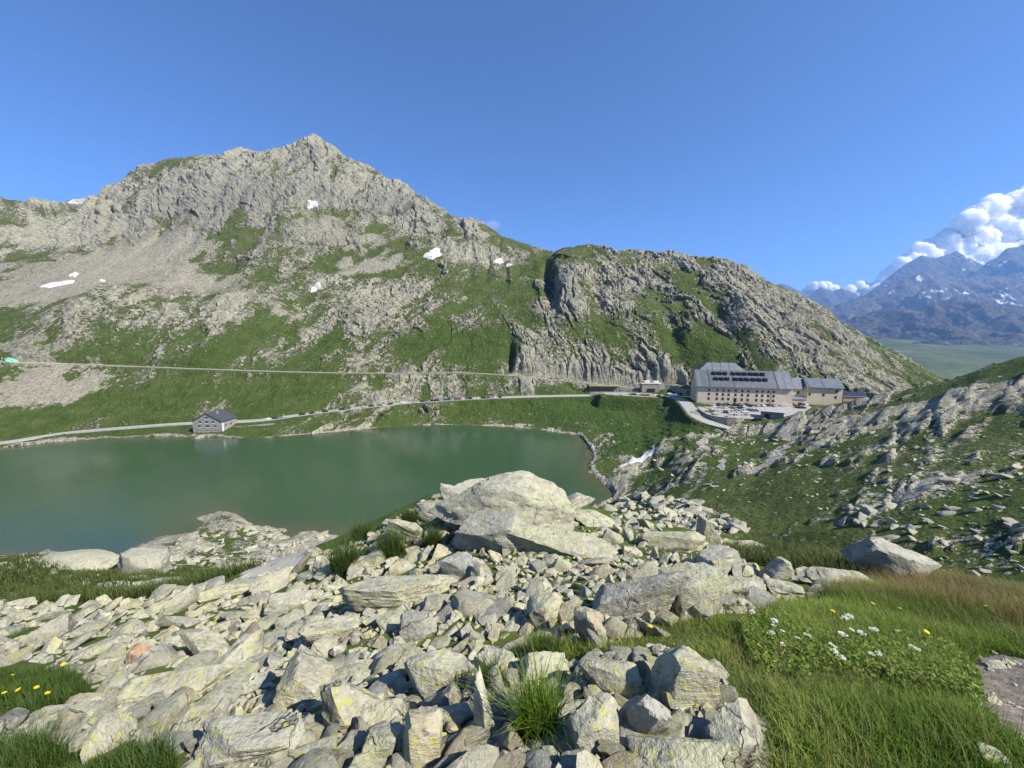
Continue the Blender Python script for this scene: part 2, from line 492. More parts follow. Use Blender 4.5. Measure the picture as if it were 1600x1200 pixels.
SCREES = [(170,410,110,24,1.0),(40,460,60,24,.8),(300,445,90,20,.8),(260,375,60,24,.9),(500,345,40,22,.8),(550,375,60,22,.9),(600,410,55,20,.7),(90,590,40,14,.75),(95,622,36,10,.7),(350,480,60,22,.5),(420,280,30,14,.6),(560,425,50,18,.5),(30,545,50,14,.6),(450,475,40,30,.4),(1000,700,60,16,.3)]
for q in ROCKS: rockw += q[4] * patch(*q[:4])
for q in GRASSES: rockw -= q[4] * patch(*q[:4])
for q in SCREES: screew += q[4] * patch(*q[:4])
slope = 1 - N0[..., 2]
elev = sstep(30, 330, Z0)
n1 = fbm(X0 / 60, Y0 / 60, Z0 / 60, 4, 3); n2 = fbm(X0 / 17, Y0 / 17, Z0 / 17, 3, 9)
rock_m = .37 + .15 * elev + rockw * .55 + n1 * .46 + n2 * .30 + (slope - .3) * .5
# mid-ground patches (the near side of the lake): slabs, boulder meadows
rock_n = .27 + fbm(X0 / 22, Y0 / 22, Z0 / 22, 3, 41) * .34 + fbm(X0 / 7, Y0 / 7, Z0 / 7, 3, 43) * .22 + fbm(X0 / (3 + gR * .02), Y0 / (2 + gR * .012), 0, 3, 47) * .2
MROCK = [(1000,735,75,32,.8),(950,775,40,16,.8),(1190,668,60,16,.8),(1330,665,90,16,.55),(1390,655,60,20,.4),(1480,760,120,30,.30),(1560,680,80,50,.45),(1450,860,170,22,.6),(1350,790,60,20,.3),(1580,830,60,30,.4),(1040,815,100,16,.45),(1130,745,40,14,.3),(320,825,60,22,.8),(450,848,70,12,.5),(420,872,80,10,.3),(120,885,60,12,.7),(1270,655,60,10,.5),(1510,630,40,20,.3),(1060,690,40,10,.3)]
MGRASS = [(1200,840,110,24,.9),(1270,870,90,16,.9),(1200,700,90,18,.4),(1080,660,60,18,1.1),(980,660,60,14,.8),(1420,700,60,16,.3),(1330,730,60,14,.4),(1480,900,60,12,.4),(150,905,120,14,.35),(330,900,60,10,.5),(1250,780,60,20,.5),(1140,800,60,14,.4),(1520,600,50,10,.3)]
for q in MROCK: rock_n += q[4] * .55 * patch(*q[:4])
for q in MGRASS: rock_n -= q[4] * .6 * patch(*q[:4])
rock = np.where(mtn > .5, rock_m, rock_n)
rock = np.where((gR < 290) & (gR > 225) & (PXg < 925), .35 + n2 * .3 + rockw * .3, rock)
scree = np.clip(screew + n2 * .35 - .1, 0, 1) * mtn
rock = rock * (1 - .55 * np.clip(screew, 0, 1) * mtn)

# ---- relief
wx = fbm(X0 / 30, Y0 / 30, Z0 / 30, 4, 61) * 9; wz = fbm(X0 / 30 + 9, Y0 / 30, Z0 / 30, 4, 67) * 9
def strata(theta, s, seed):
    c, sn = math.cos(R(theta)), math.sin(R(theta))
    ac = (X0 + wx) * c + (Z0 + wz) * sn
    al = -(X0 + wx) * sn + (Z0 + wz) * c
    h0, e0 = blocks2(ac / (24 * s), al / (75 * s), seed + 90, .9)
    h1, e1 = blocks2(ac / (8.5 * s), al / (27 * s), seed, .9)
    h2, e2 = blocks2(ac / (3.2 * s) + 3, al / (9 * s), seed + 50, .9)
    return (h0 * 2.2 - 1.3 * (1 - sstep(0, .10, e0)), (h1 - 1.2 * (1 - sstep(0, .14, e1))) * 1.0 + (h2 - .9 * (1 - sstep(0, .2, e2))) * .5)
mm = (gR > 285) & (gR < 1100) & infront & (np.abs(gA) < R(64))
wl = sstep(R(-36), R(-29), gA) * (1 - sstep(R(-10), R(-1), gA)) * (1 - sstep(150, 200, Z0))
wr = sstep(R(4), R(9.5), gA)
sets = [strata(16, 1.9, 100), strata(-48, .9, 200), strata(30, 1.0, 300)]
wts = [(1 - wl) * (1 - wr), wl * (1 - wr), wr]
big = sum(w_ * q[0] for w_, q in zip(wts, sets)); st = sum(w_ * q[1] for w_, q in zip(wts, sets))
rock = np.where(mtn > .5, rock + .24 * np.clip(st, -2, 2) + .15 * big, rock)
rk = sstep(.34, .56, rock)
gul = ridged((X0 + .45 * Z0 * sstep(R(-4), R(8), gA) + wx * 2.2) / 120, Z0 / 330, Y0 / 260, 5, 77)
fine = fbm(X0 / 6, Y0 / 6, Z0 / 6, 3, 83)
FORM = [(858,440,9,42,-17),(797,560,7,24,-11),(402,345,11,55,-12),(335,320,9,50,-10),(270,330,9,40,-9),(215,320,8,40,-7),(375,300,8,40,-7),(890,450,26,45,9),(140,505,45,36,9),(560,480,36,36,6),(1180,520,16,60,6),(300,310,40,40,6),
        (650,505,40,30,4),(1000,500,40,40,5),(1130,500,10,25,-6),(960,440,9,26,-6),(480,250,26,28,5),(455,245,6,18,-7),(720,600,8,20,-5),(930,450,8,30,-7),(1050,520,8,30,-6),(1240,520,9,40,-6),(1300,540,9,30,-6),(610,330,9,30,-6),(690,370,8,24,-5),(760,420,7,18,-6),(790,425,6,16,-5),(735,425,6,16,-5),(560,300,8,24,-6),(500,300,8,30,-7),(170,330,10,30,-6),(60,380,8,30,-7)]
form = np.zeros_like(gR)
for q in FORM: form += q[4] * patch(*q[:4])
soft = 1 - .75 * np.clip(screew, 0, 1)
dm = mm * mtn * (rk * (st * 2.3 + fine * .9 + .9) * (.8 + .35 * elev) + big * 1.9 * (.35 + .65 * rk) * soft * (.6 + .8 * elev) + fine * .45 + n2 * 1.0 + (gul * 13.0 - 4) * (.22 + elev) * soft + form)
edge = sstep(306, 330, gR)
dm *= .25 + .75 * edge
# mid-ground: slabs that strike across the slope
ca = (X0 * .93 + Y0 * .36); cb = (-X0 * .36 + Y0 * .93)
sc = .6 + gR * .012
b1, f1 = blocks2(ca / (5.5 * sc), cb / (2.0 * sc), 400, .9)
b2, f2 = blocks2(ca / (2.0 * sc), cb / (.9 * sc), 420, .9)
rock = np.where(mtn > .5, rock, rock + .16 * b1 + .12 * b2)
rk = np.where(mtn > .5, rk, sstep(.34, .56, rock))
nearw = (1 - mtn) * sstep(8, 30, gR)
dn = nearw * sc * (rk * (b1 * .30 + b2 * .12 - .20 * (1 - sstep(0, .14, f1)) + .28) + fbm(X0 / (6 * sc), Y0 / (6 * sc), 0, 4, 91) * .42)
dn += (1 - sstep(7, 14, gR)) * fbm(X0 / .8, Y0 / .8, 0, 4, 95) * .05
DX, DY, DZ = X0 + N0[..., 0] * dm, Y0 + N0[..., 1] * dm, Z0 + N0[..., 2] * dm + dn
# keep the lake clear and its shore low
near_sh = np.exp(-(Z0 / 2.2) ** 2) * far
DZ = np.where((Z0 < 0) & (gR > 90) & infront, np.minimum(DZ, Z0 * .6 - .02 + .35 * fine * (Z0 > -1.5)), DZ)

# ---- roads and terraces are cut into the ground
def polyline(pts, n=40):
    """smooth polyline resampled"""
    pts = [Vector(p) for p in pts]
    out = []
    for i in range(len(pts) - 1):
        p0, p1, p2, p3 = pts[max(i - 1, 0)], pts[i], pts[i + 1], pts[min(i + 2, len(pts) - 1)]
        k = max(2, int((p2 - p1).length / 4))
        for j in range(k):
            t = j / k
            out.append(.5 * ((2 * p1) + (p2 - p0) * t + (2 * p0 - 5 * p1 + 4 * p2 - p3) * t * t + (3 * p1 - p0 - 3 * p2 + p3) * t ** 3))
    out.append(pts[-1])
    return out
road_pl = polyline([at_z(*q) for q in ROAD])
track_pl = polyline([at(*q) for q in TRACK])
ramp_pl = polyline([at_z(*q) for q in RAMP])
def carve(pl, w, soft, drop=.25):
    """level the ground to the way's height within half-width w, fading over soft"""
    global DX, DY, DZ, roadm
    A = np.array([tuple(p) for p in pl])
    lo, hi = A.min(0) - 30, A.max(0) + 30
    m = (X0 > lo[0]) & (X0 < hi[0]) & (Y0 > lo[1]) & (Y0 < hi[1]) & infront
    q = np.stack([X0[m], Y0[m]], -1)
    best = np.full(len(q), 1e9); hz = np.zeros(len(q))
    for i in range(len(A) - 1):
        a, b = A[i], A[i + 1]
        ab = b[:2] - a[:2]; L = ab @ ab + 1e-9
        t = np.clip(((q - a[:2]) @ ab) / L, 0, 1)
        d = np.hypot(q[:, 0] - a[0] - t * ab[0], q[:, 1] - a[1] - t * ab[1])
        z = a[2] + t * (b[2] - a[2])
        k = d < best
        best[k] = d[k]; hz[k] = z[k]
    f = 1 - sstep(w, w + soft, best)
    DX[m] = DX[m] * (1 - f) + X0[m] * f; DY[m] = DY[m] * (1 - f) + Y0[m] * f
    DZ[m] = DZ[m] * (1 - f) + (hz - drop) * f
    roadm[m] = np.maximum(roadm[m], 1 - sstep(w - .5, w + 1.0, best))
roadm = np.zeros_like(gR)
carve(track_pl, 3.2, 4)
carve(road_pl, 5.2, 4)
carve(ramp_pl, 5.0, 4)
def terrace(poly, z, soft=6):
    """level ground inside a polygon of world XY points"""
    global DX, DY, DZ
    pts = np.array(poly)
    m = (X0 > pts[:, 0].min() - soft) & (X0 < pts[:, 0].max() + soft) & (Y0 > pts[:, 1].min() - soft) & (Y0 < pts[:, 1].max() + soft) & infront
    x, y = X0[m], Y0[m]
    ins = np.zeros(len(x), bool); dist = np.full(len(x), 1e9)
    n = len(pts)
    for i in range(n):
        a, b = pts[i], pts[(i + 1) % n]
        c = ((a[1] > y) != (b[1] > y)) & (x < (b[0] - a[0]) * (y - a[1]) / (b[1] - a[1] + 1e-12) + a[0])
        ins ^= c
        ab = b - a; t = np.clip(((x - a[0]) * ab[0] + (y - a[1]) * ab[1]) / (ab @ ab), 0, 1)
        dist = np.minimum(dist, np.hypot(x - a[0] - t * ab[0], y - a[1] - t * ab[1]))
    f = np.where(ins, 1, 1 - sstep(0, soft, dist))
    DX[m] = DX[m] * (1 - f) + X0[m] * f; DY[m] = DY[m] * (1 - f) + Y0[m] * f
    DZ[m] = DZ[m] * (1 - f) + z * f

# ---- hospice terrace and car park
HOSP_L = at(1087, 633, 288); HOSP_R_Y = 272
terrace([(118, 318), (140, 296), (131, 270), (123, 254), (133, 240), (148, 233), (172, 230), (200, 234), (214, 246), (250, 262), (262, 300), (215, 322)], 21.0, 7)
terrace([(72, 348), (76, 322), (100, 314), (122, 308), (132, 314), (128, 350), (110, 356)], 20.9, 6)

# ------------------------------------------------------------------ ground material
def ground_material():
    t = NT('mountain_ground')
    p = t.pos()
    a = t.sep(t.attr('cover'))
    rockA, screeA, pathA = a[0], a[1], a[2]
    b = t.sep(t.attr('tone'))
    lushA, scaleA, dryA = b[0], b[1], b[2]
    # scaled position: detail grows with the size of the features there
    def sc(f):
        nd = t.n('ShaderNodeVectorMath'); nd.operation = 'SCALE'
        t.set(nd.inputs[0], p); t.set(nd.inputs['Scale'], f)
        return nd.outputs[0]
    ps = p
    nA = t.noise(.35, 5, .62, p); nB = t.noise(.09, 4, .6, p); nC = t.noise(1.7, 4, .65, p); nD = t.noise(9, 3, .6, p)
    # edge of rock broken up by noise
    e = t.math('ADD', rockA, t.math('MULTIPLY', t.math('SUBTRACT', nA, .5), 1.15))
    e = t.math('ADD', e, t.math('MULTIPLY', t.math('SUBTRACT', nC, .5), 1.2))
    e = t.math('ADD', e, t.math('MULTIPLY', t.math('SUBTRACT', t.noise(.75, 4, .6, p), .5), .5))
    rockF = t.step(e, .37, .50)
    # scattered stones in the turf
    st = t.voro(.33, p, out='Distance'); stc = t.voro(.33, p, out='Color')
    stone = t.math('MULTIPLY', t.step(st, .20, .15), t.math('GREATER_THAN', t.sep(stc)[0], t.math('SUBTRACT', .80, t.math('MULTIPLY', rockA, .5))))
    st2 = t.voro(1.1, p); st2c = t.voro(1.1, p, out='Color')
    stone2 = t.math('MULTIPLY', t.step(st2, .26, .2), t.math('GREATER_THAN', t.sep(st2c)[1], t.math('SUBTRACT', .88, t.math('MULTIPLY', rockA, .4))))
    rockF = t.math('MAXIMUM', rockF, t.math('MAXIMUM', stone, stone2))
    # colours
    rc = t.ramp(nA, [(.25, (.17, .16, .12)), (.42, (.36, .345, .255)), (.58, (.50, .48, .355)), (.78, (.60, .58, .46))])
    rc = t.mix(t.step(nB, .45, .7), rc, (.27, .265, .24), 'MIX')
    lich = t.step(t.noise(.8, 5, .7, p), .56, .66)
    rc = t.mix(t.math('MULTIPLY', lich, .5), rc, (.40, .40, .22))
    rc = t.mix(t.math('MULTIPLY', t.step(t.noise(.05, 4, .6, p), .58, .7), .5), rc, (.36, .27, .19))
    rc = t.mix(t.math('MULTIPLY', t.step(nC, .62, .40), .55), rc, (.16, .155, .13))
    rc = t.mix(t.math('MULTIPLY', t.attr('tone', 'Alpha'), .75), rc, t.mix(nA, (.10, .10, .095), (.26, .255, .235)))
    gc = t.ramp(t.math('ADD', t.math('MULTIPLY', nB, .5), t.math('MULTIPLY', nC, .5)), [(.3, (.031, .056, .010)), (.5, (.069, .104, .022)), (.7, (.132, .153, .046))])
    gc = t.mix(lushA, gc, t.mix(nC, (.022, .052, .010), (.070, .120, .024)))
    gc = t.mix(dryA, gc, t.mix(nD, (.10, .085, .035), (.20, .165, .075)))
    sv = t.voro(2.3, p, out='Color'); sv2 = t.voro(.7, t.n('ShaderNodeVectorMath', operation='ADD').outputs[0] if False else p, out='Color')
    sr = t.ramp(t.math('ADD', t.math('MULTIPLY', t.sep(sv)[0], .3), t.math('ADD', t.math('MULTIPLY', t.sep(sv2)[1], .22), t.math('MULTIPLY', nA, .5))), [(.15, (.15, .138, .105)), (.5, (.33, .305, .235)), (.85, (.48, .455, .365))])
    scF = t.step(t.math('ADD', screeA, t.math('MULTIPLY', t.math('SUBTRACT', nA, .5), .9)), .42, .6)
    c = t.mix(scF, gc, sr)
    c = t.mix(rockF, c, rc)
    pc = t.mix(nC, (.36, .33, .27), (.5, .47, .40))
    c = t.mix(t.step(t.math('ADD', pathA, t.math('MULTIPLY', t.math('SUBTRACT', nC, .5), .5)), .4, .6), c, pc)
    hgt = t.math('ADD', t.math('MULTIPLY', nA, 1.0), t.math('MULTIPLY', nC, .35))
    hgt = t.math('ADD', hgt, t.math('MULTIPLY', t.voro(.5, p, 'DISTANCE_TO_EDGE'), .35))
    hgt = t.math('ADD', hgt, t.math('MULTIPLY', rockF, .25))
    nrm = t.bump(t.math('MULTIPLY', hgt, scaleA), 1.0, 2.2)
    return t.done(c, .95, nrm, .12)
M_ground = ground_material()

lush = np.clip(patch(1080, 660, 80, 26) * 1.2 + patch(900, 645, 150, 22) * 1.2 + patch(750, 540, 120, 30) * .7 + patch(1085, 560, 90, 40) * .7 + patch(520, 545, 60, 20) * .5 + patch(420, 640, 120, 20) * .4, 0, 1) * (.6 + .5 * np.clip(n2 + .5, 0, 1))
dry = np.clip((1 - sstep(2.5, 9, gR)) * .15 + .18 * sstep(10, 20, gR) * (1 - sstep(80, 200, gR)) * np.clip(n2 + .6, 0, 1) + .25 * elev, 0, 1)
DZ = DZ + lush * (gR > 200) * (1 - roadm) * (ridged(X0 / 5, Y0 / 5, Z0 / 5, 3, 303) * .9 - .2)
# footpaths over the near side
pathm = np.zeros_like(gR)
def footpath(pts, w):
    A = np.array([tuple(hit_base(*q))[:2] for q in pts])
    d = np.full(gR.shape, 1e9)
    m = (X0 > A[:, 0].min() - 9) & (X0 < A[:, 0].max() + 9) & (Y0 > A[:, 1].min() - 9) & (Y0 < A[:, 1].max() + 9)
    x, y = X0[m], Y0[m]
    jx = fbm(x / 4, y / 4, 0, 2, 5) * w
    dd = np.full(len(x), 1e9)
    for i in range(len(A) - 1):
        a, b = A[i], A[i + 1]; ab = b - a
        t = np.clip(((x - a[0]) * ab[0] + (y - a[1]) * ab[1]) / (ab @ ab + 1e-9), 0, 1)
        dd = np.minimum(dd, np.hypot(x - a[0] - t * ab[0] + jx, y - a[1] - t * ab[1]))
    pathm[m] = np.maximum(pathm[m], 1 - sstep(w * .5, w * 1.2, dd))
footpath([(1130,672),(1095,690),(1100,705)], 2.0)
footpath([(1230,672),(1243,690),(1225,700),(1205,722),(1178,737)], 2.6)
footpath([(1128,722),(1125,738)], 1.2)
footpath([(1243,690),(1300,672),(1330,655)], 1.5)
footpath([(470,872),(420,863),(360,866)], .9)
# worn earth of the path beside the viewpoint
px_, py_ = hit_base(1560, 1080)[:2]
wear = np.exp(-((X0 - px_) / .75) ** 2 - ((Y0 - py_) / .7) ** 2) * (gR < 6)

shore = np.exp(-((Z0 - .15) / .38) ** 2) * (gR > 100) * (Z0 > -1.5)
cover = np.zeros((NA, NR, 4), np.float32)
rockc = np.where(mtn > .5, .43 + .72 * (rock - .43), rock)
cover[..., 0] = np.clip(rockc * (1 - roadm) + .5 * shore, 0, 1.2)
cover[..., 0] = np.where(gR < 8, -.6, cover[..., 0] - .5 * (1 - sstep(10, 17, gR)))
cover[..., 1] = np.clip(scree + roadm * .6, 0, 1)
cover[..., 2] = np.clip(np.maximum(pathm, shore * .55 * (gR > 200)), 0, 1)
cover[..., 3] = 1
tone = np.zeros((NA, NR, 4), np.float32)
tone[..., 0] = lush * .9
tone[..., 1] = np.clip(gR / 260, .04, 1.5)
tone[..., 2] = dry
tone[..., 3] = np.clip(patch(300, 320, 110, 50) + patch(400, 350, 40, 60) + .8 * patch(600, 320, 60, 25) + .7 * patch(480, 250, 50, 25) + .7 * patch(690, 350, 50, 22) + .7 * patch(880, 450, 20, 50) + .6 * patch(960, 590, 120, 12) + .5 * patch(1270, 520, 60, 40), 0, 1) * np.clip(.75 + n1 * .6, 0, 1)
idx = np.arange(NA * NR).reshape(NA, NR)
VV = np.stack([DX, DY, DZ], -1)
def sheet(name, j0, j1):
    """rows j0..j1 of the survey grid as one sheet"""
    v = VV[:, j0:j1 + 1].reshape(-1, 3)
    n = j1 - j0 + 1
    ii = np.arange(NA * n).reshape(NA, n)
    f = np.stack([ii[:-1, :-1], ii[1:, :-1], ii[1:, 1:], ii[:-1, 1:]], -1).reshape(-1, 4)[:, ::-1]
    me = np_mesh(name, v, f, M_ground, j0 < j_mt)
    attr(me, 'cover', cover[:, j0:j1 + 1]); attr(me, 'tone', tone[:, j0:j1 + 1])
    o = link(name, me)
    return tag(o, kind='structure')
j_fg = int(np.searchsorted(RR, 10.0)); j_mt = int(np.searchsorted(RR, 236.0))
terrain_near = sheet('rocky_ground', 0, j_fg)
terrain_mid = sheet('lakeside_ground', j_fg, j_mt)
terrain_far = sheet('mountain', j_mt, NR - 1)
tag(terrain_near, 'stony turf under the boulder field'); tag(terrain_mid, 'grass and rock slabs sloping to the lake'); tag(terrain_far, 'rocky green mountain rising behind the lake')
bpy.context.view_layer.update()
def ground_z(x, y):
    """height of the built ground (near and mid sheets)"""
    a = math.atan2(x, y); t = math.log(max(math.hypot(x, y), .61))
    return float(bil(DZ, AZ, LR, np.array([a]), np.array([t]))[0])
def ground_zs(x, y):
    return bil(DZ, AZ, LR, np.arctan2(x, y), np.log(np.maximum(np.hypot(x, y), .61)))
def hit(px, py):
    """point of the built ground along a survey line"""
    o = Vector((0, 0, H)); d = Vector(ray(px, py)).normalized()
    best = None
    for ob in (terrain_near, terrain_mid, terrain_far):
        ok, loc, nor, _ = ob.ray_cast(o, d)
        if ok and (best is None or (loc - o).length < (best[0] - o).length): best = (loc.copy(), nor.copy())
    return best if best else (hit_base(px, py), Vector((0, 0, 1)))

# ------------------------------------------------------------------ lake
def water_material():
    t = NT('lake_water')
    p = t.pos()
    a = t.sep(t.attr('depth'))
    n = t.noise(.012, 3, .5, p)
    deep = t.mix(n, (.022, .058, .030), (.036, .080, .036))
    shallow = t.mix(t.noise(.3, 4, .6, p), (.05, .06, .028), (.09, .085, .045))
    c = t.mix(a[0], deep, shallow)
    r1 = t.noise(.9, 4, .6, t.map(p, (1, .55, 1)))
    r2 = t.noise(.10, 3, .55, p)
    nr = t.bump(t.math('ADD', t.math('MULTIPLY', r1, .10), t.math('MULTIPLY', r2, .2)), .85, .5)
    rough = t.ramp(t.noise(.018, 3, .5, t.map(p, (1, .4, 1))), [(.35, .10), (.7, .26)])
    return t.done(c, rough, nr, .5)
la = np.linspace(-72, 25, 260) * math.pi / 180; lr = geo(100, 420, 110)
LA, LL = np.meshgrid(la, lr, indexing='ij')
lz = bil(DZ, AZ, LR, LA, np.log(LL))
v = np.stack([LL * np.sin(LA), LL * np.cos(LA), np.zeros_like(LL)], -1).reshape(-1, 3)
ii = np.arange(LA.size).reshape(LA.shape)
f = np.stack([ii[:-1, :-1], ii[1:, :-1], ii[1:, 1:], ii[:-1, 1:]], -1)[:, :, ::-1]
keep = (np.minimum(np.minimum(lz[:-1, :-1], lz[1:, 1:]), np.minimum(lz[:-1, 1:], lz[1:, :-1])) < 1.5)
me = np_mesh('lake', v, f[keep], water_material(), True)
dd = np.exp(lz / 1.3).clip(0, 1)
attr(me, 'depth', np.stack([dd, dd, dd, np.ones_like(dd)], -1))
tag(link('lake', me), 'still dark green mountain lake', kind='structure')

# ------------------------------------------------------------------ far valley and far ranges
def far_material(name, c0, c1, snow=0, green=0):
    t = NT(name)
    p = t.pos()
    n = t.noise(.006, 6, .65, p); n2 = t.noise(.0018, 4, .6, p); n3 = t.noise(.03, 4, .6, p)
    c = t.mix(n, c0, c1)
    c = t.mix(t.math('MULTIPLY', t.step(n3, .45, .65), .2), c, tuple(x * 1.3 for x in c1))
    g = t.n('ShaderNodeSeparateXYZ'); t.set(g.inputs[0], p)
    if green:
        gf = t.step(t.math('ADD', g.outputs[2], t.math('MULTIPLY', n2, 420)), 260 + green, green - 160)
        c = t.mix(gf, c, t.mix(n3, (.045, .06, .022), (.08, .09, .035)))
    if snow:
        nz = t.n('ShaderNodeSeparateXYZ'); t.set(nz.inputs[0], t.n('ShaderNodeNewGeometry').outputs['Normal'])
        sf = t.math('MULTIPLY', t.step(t.math('ADD', t.math('MULTIPLY', n, 500), t.math('MULTIPLY', n2, 700)), snow, snow + 30), t.step(nz.outputs[2], .40, .55))
        c = t.mix(sf, c, (.85, .87, .9))
    gl = t.noise(1, 4, .6, t.map(p, (.016, .016, .0035)))
    c = t.mix(t.math('MULTIPLY', t.step(gl, .52, .66), .55), c, tuple(x * 1.9 for x in c1))
    c = t.mix(t.math('MULTIPLY', t.step(gl, .46, .34), .6), c, tuple(x * .6 for x in c0))
    nr = t.bump(t.math('ADD', t.math('MULTIPLY', n, .6), t.math('ADD', t.math('MULTIPLY', n3, .2), t.math('MULTIPLY', gl, .7))), 1.0, 70)
    return t.done(c, .95, nr, .1)
def ridge(name, sky_pts, Y, front, mat, label, rough=1.0, base=-330, seed=0, nx=310, ny=78, cell=900., back=.25):
    """a mountain range: crest through surveyed points, falling towards the viewer over `front` metres"""
    W = [at(px, py, Y) for px, py in sky_pts]
    xs = np.linspace(W[0].x, W[-1].x, nx)
    zc = np.interp(xs, [w.x for w in W], [w.z for w in W])
    s = np.concatenate([np.linspace(-back, 0, 14)[:-1], np.linspace(0, 1, ny)])
    S, XX = np.meshgrid(s, xs, indexing='ij')
    ZC = np.broadcast_to(zc, S.shape)
    YY = Y - S * front
    XX2 = XX * (YY / Y) ** .35
    prof = np.where(S >= 0, (1 - S) ** 1.35, 1 + S * 2.2)
    g = ridged(XX2 / cell, YY / (cell * 1.6), 0, 5, seed, .55)
    g2 = fbm(XX2 / (cell * .25), YY / (cell * .25), 0, 4, seed + 4)
    amp = np.clip(ZC - base, 50, None) * .30 * np.sin(np.clip(S, 0, 1) * math.pi) ** .7
    ZZ = base + (ZC - base) * prof + amp * (g - .35) * rough + g2 * (20 + amp * .12) * rough * np.where(S >= 0, 1, .5)
    ZZ += fbm(XX2 / (cell * .09), YY / (cell * .09), 0, 3, seed + 8) * 9 * rough
    ii = np.arange(S.size).reshape(S.shape)
    f = np.stack([ii[:-1, :-1], ii[:-1, 1:], ii[1:, 1:], ii[1:, :-1]], -1).reshape(-1, 4)[:, ::-1]
    me = np_mesh(name, np.stack([XX2, YY, ZZ], -1).reshape(-1, 3), f, mat, True)
    return tag(link(name, me), label, kind='structure')
far_rock = far_material('far_grey_rock', (.045, .046, .05), (.13, .13, .125), snow=700)
far_brown = far_material('far_brown_rock', (.035, .033, .027), (.095, .085, .068), snow=0, green=110)
ridge('far_peaks', [(1120,462),(1180,455),(1222,443),(1240,450),(1262,462),(1282,449),(1300,455),(1315,450),(1335,458),(1360,470),(1420,480),(1500,490)], 11600, 2500, far_rock, 'jagged bluish peaks on the horizon beyond the shoulder', .8, 0, 11, cell=1500)
ridge('snowy_summit', [(1290,500),(1340,470),(1380,440),(1415,412),(1440,399),(1462,404),(1478,398),(1495,392),(1510,402),(1540,415),(1600,430),(1700,445)], 9400, 2400, far_rock, 'broad snow-streaked summit under the cloud', .8, 0, 23, cell=1300)
ridge('high_ridge', [(1460,470),(1500,446),(1522,428),(1545,408),(1558,402),(1572,389),(1590,386),(1610,380),(1680,378),(1800,392)], 8600, 2200, far_rock, 'dark blue high ridge at the edge of the cloud', 1.0, 0, 31, cell=1000)
ridge('middle_ridge', [(1240,492),(1300,478),(1340,466),(1380,452),(1410,436),(1432,428),(1450,425),(1480,440),(1520,430),(1560,433),(1600,425),(1700,415),(1800,430)], 7200, 2000, far_rock, 'grey range with scree gullies and snow flecks', 1.1, 0, 37, cell=800)
ridge('front_ridge', [(1270,520),(1320,502),(1350,490),(1385,481),(1430,484),(1470,470),(1492,462),(1510,468),(1545,476),(1600,478),(1700,482),(1820,470)], 5300, 2000, far_brown, 'brown ridge with green foot above the far valley', 1.1, -70, 43, cell=520)
# the grey crest that shows behind the saddle on the west side
ridge('back_crest', [(-200,352),(-60,345),(30,334),(60,322),(100,313),(140,310),(200,318),(300,330),(420,345)], 1500, 500, far_material('back_crest_rock', (.22, .215, .19), (.40, .385, .33), snow=0), 'pale grey crest behind the saddle', .5, 250, 51, nx=120, ny=24, cell=160, back=.4)
# valley floor
t = NT('valley_floor'); p = t.pos()
c = t.ramp(t.noise(.004, 5, .6, p), [(.35, (.05, .075, .022)), (.55, (.085, .105, .035)), (.7, (.14, .135, .06))])
M_valley = t.done(c, .95, t.bump(t.noise(.008, 5, .6, p), .6, 30), .1)
vx = np.linspace(-9000, 14000, 150); vy = np.linspace(420, 11900, 120)
VX, VY = np.meshgrid(vx, vy, indexing='ij')
VZ = np.interp(VY, [420, 900, 2200, 3700, 6000, 15500], [-120, -190, -170, -16, 10, 20]) + fbm(VX / 600, VY / 600, 0, 5, 71) * 42 * np.clip(VY / 3000, .4, 1.3)
ii = np.arange(VX.size).reshape(VX.shape)
f = np.stack([ii[:-1, :-1], ii[1:, :-1], ii[1:, 1:], ii[:-1, 1:]], -1).reshape(-1, 4)
tag(link('valley', np_mesh('valley', np.stack([VX, VY, VZ], -1).reshape(-1, 3), f, M_valley, True)), 'hazy green valley floor below the ranges', kind='structure')

# ------------------------------------------------------------------ haze
t = NT('mountain_haze')
vol = t.n('ShaderNodeVolumePrincipled')
vol.inputs['Color'].default_value = (.26, .50, 1.0, 1)
vol.inputs['Density'].default_value = 6.2e-5
vol.inputs['Anisotropy'].default_value = .2
t.t.links.new(vol.outputs[0], t.out.inputs['Volume'])
hz = MB().box(-12000, 17000, -1600, 12000, -420, 1800).build('haze', t.m)
tag(hz, 'thin blue mountain haze', kind='stuff')

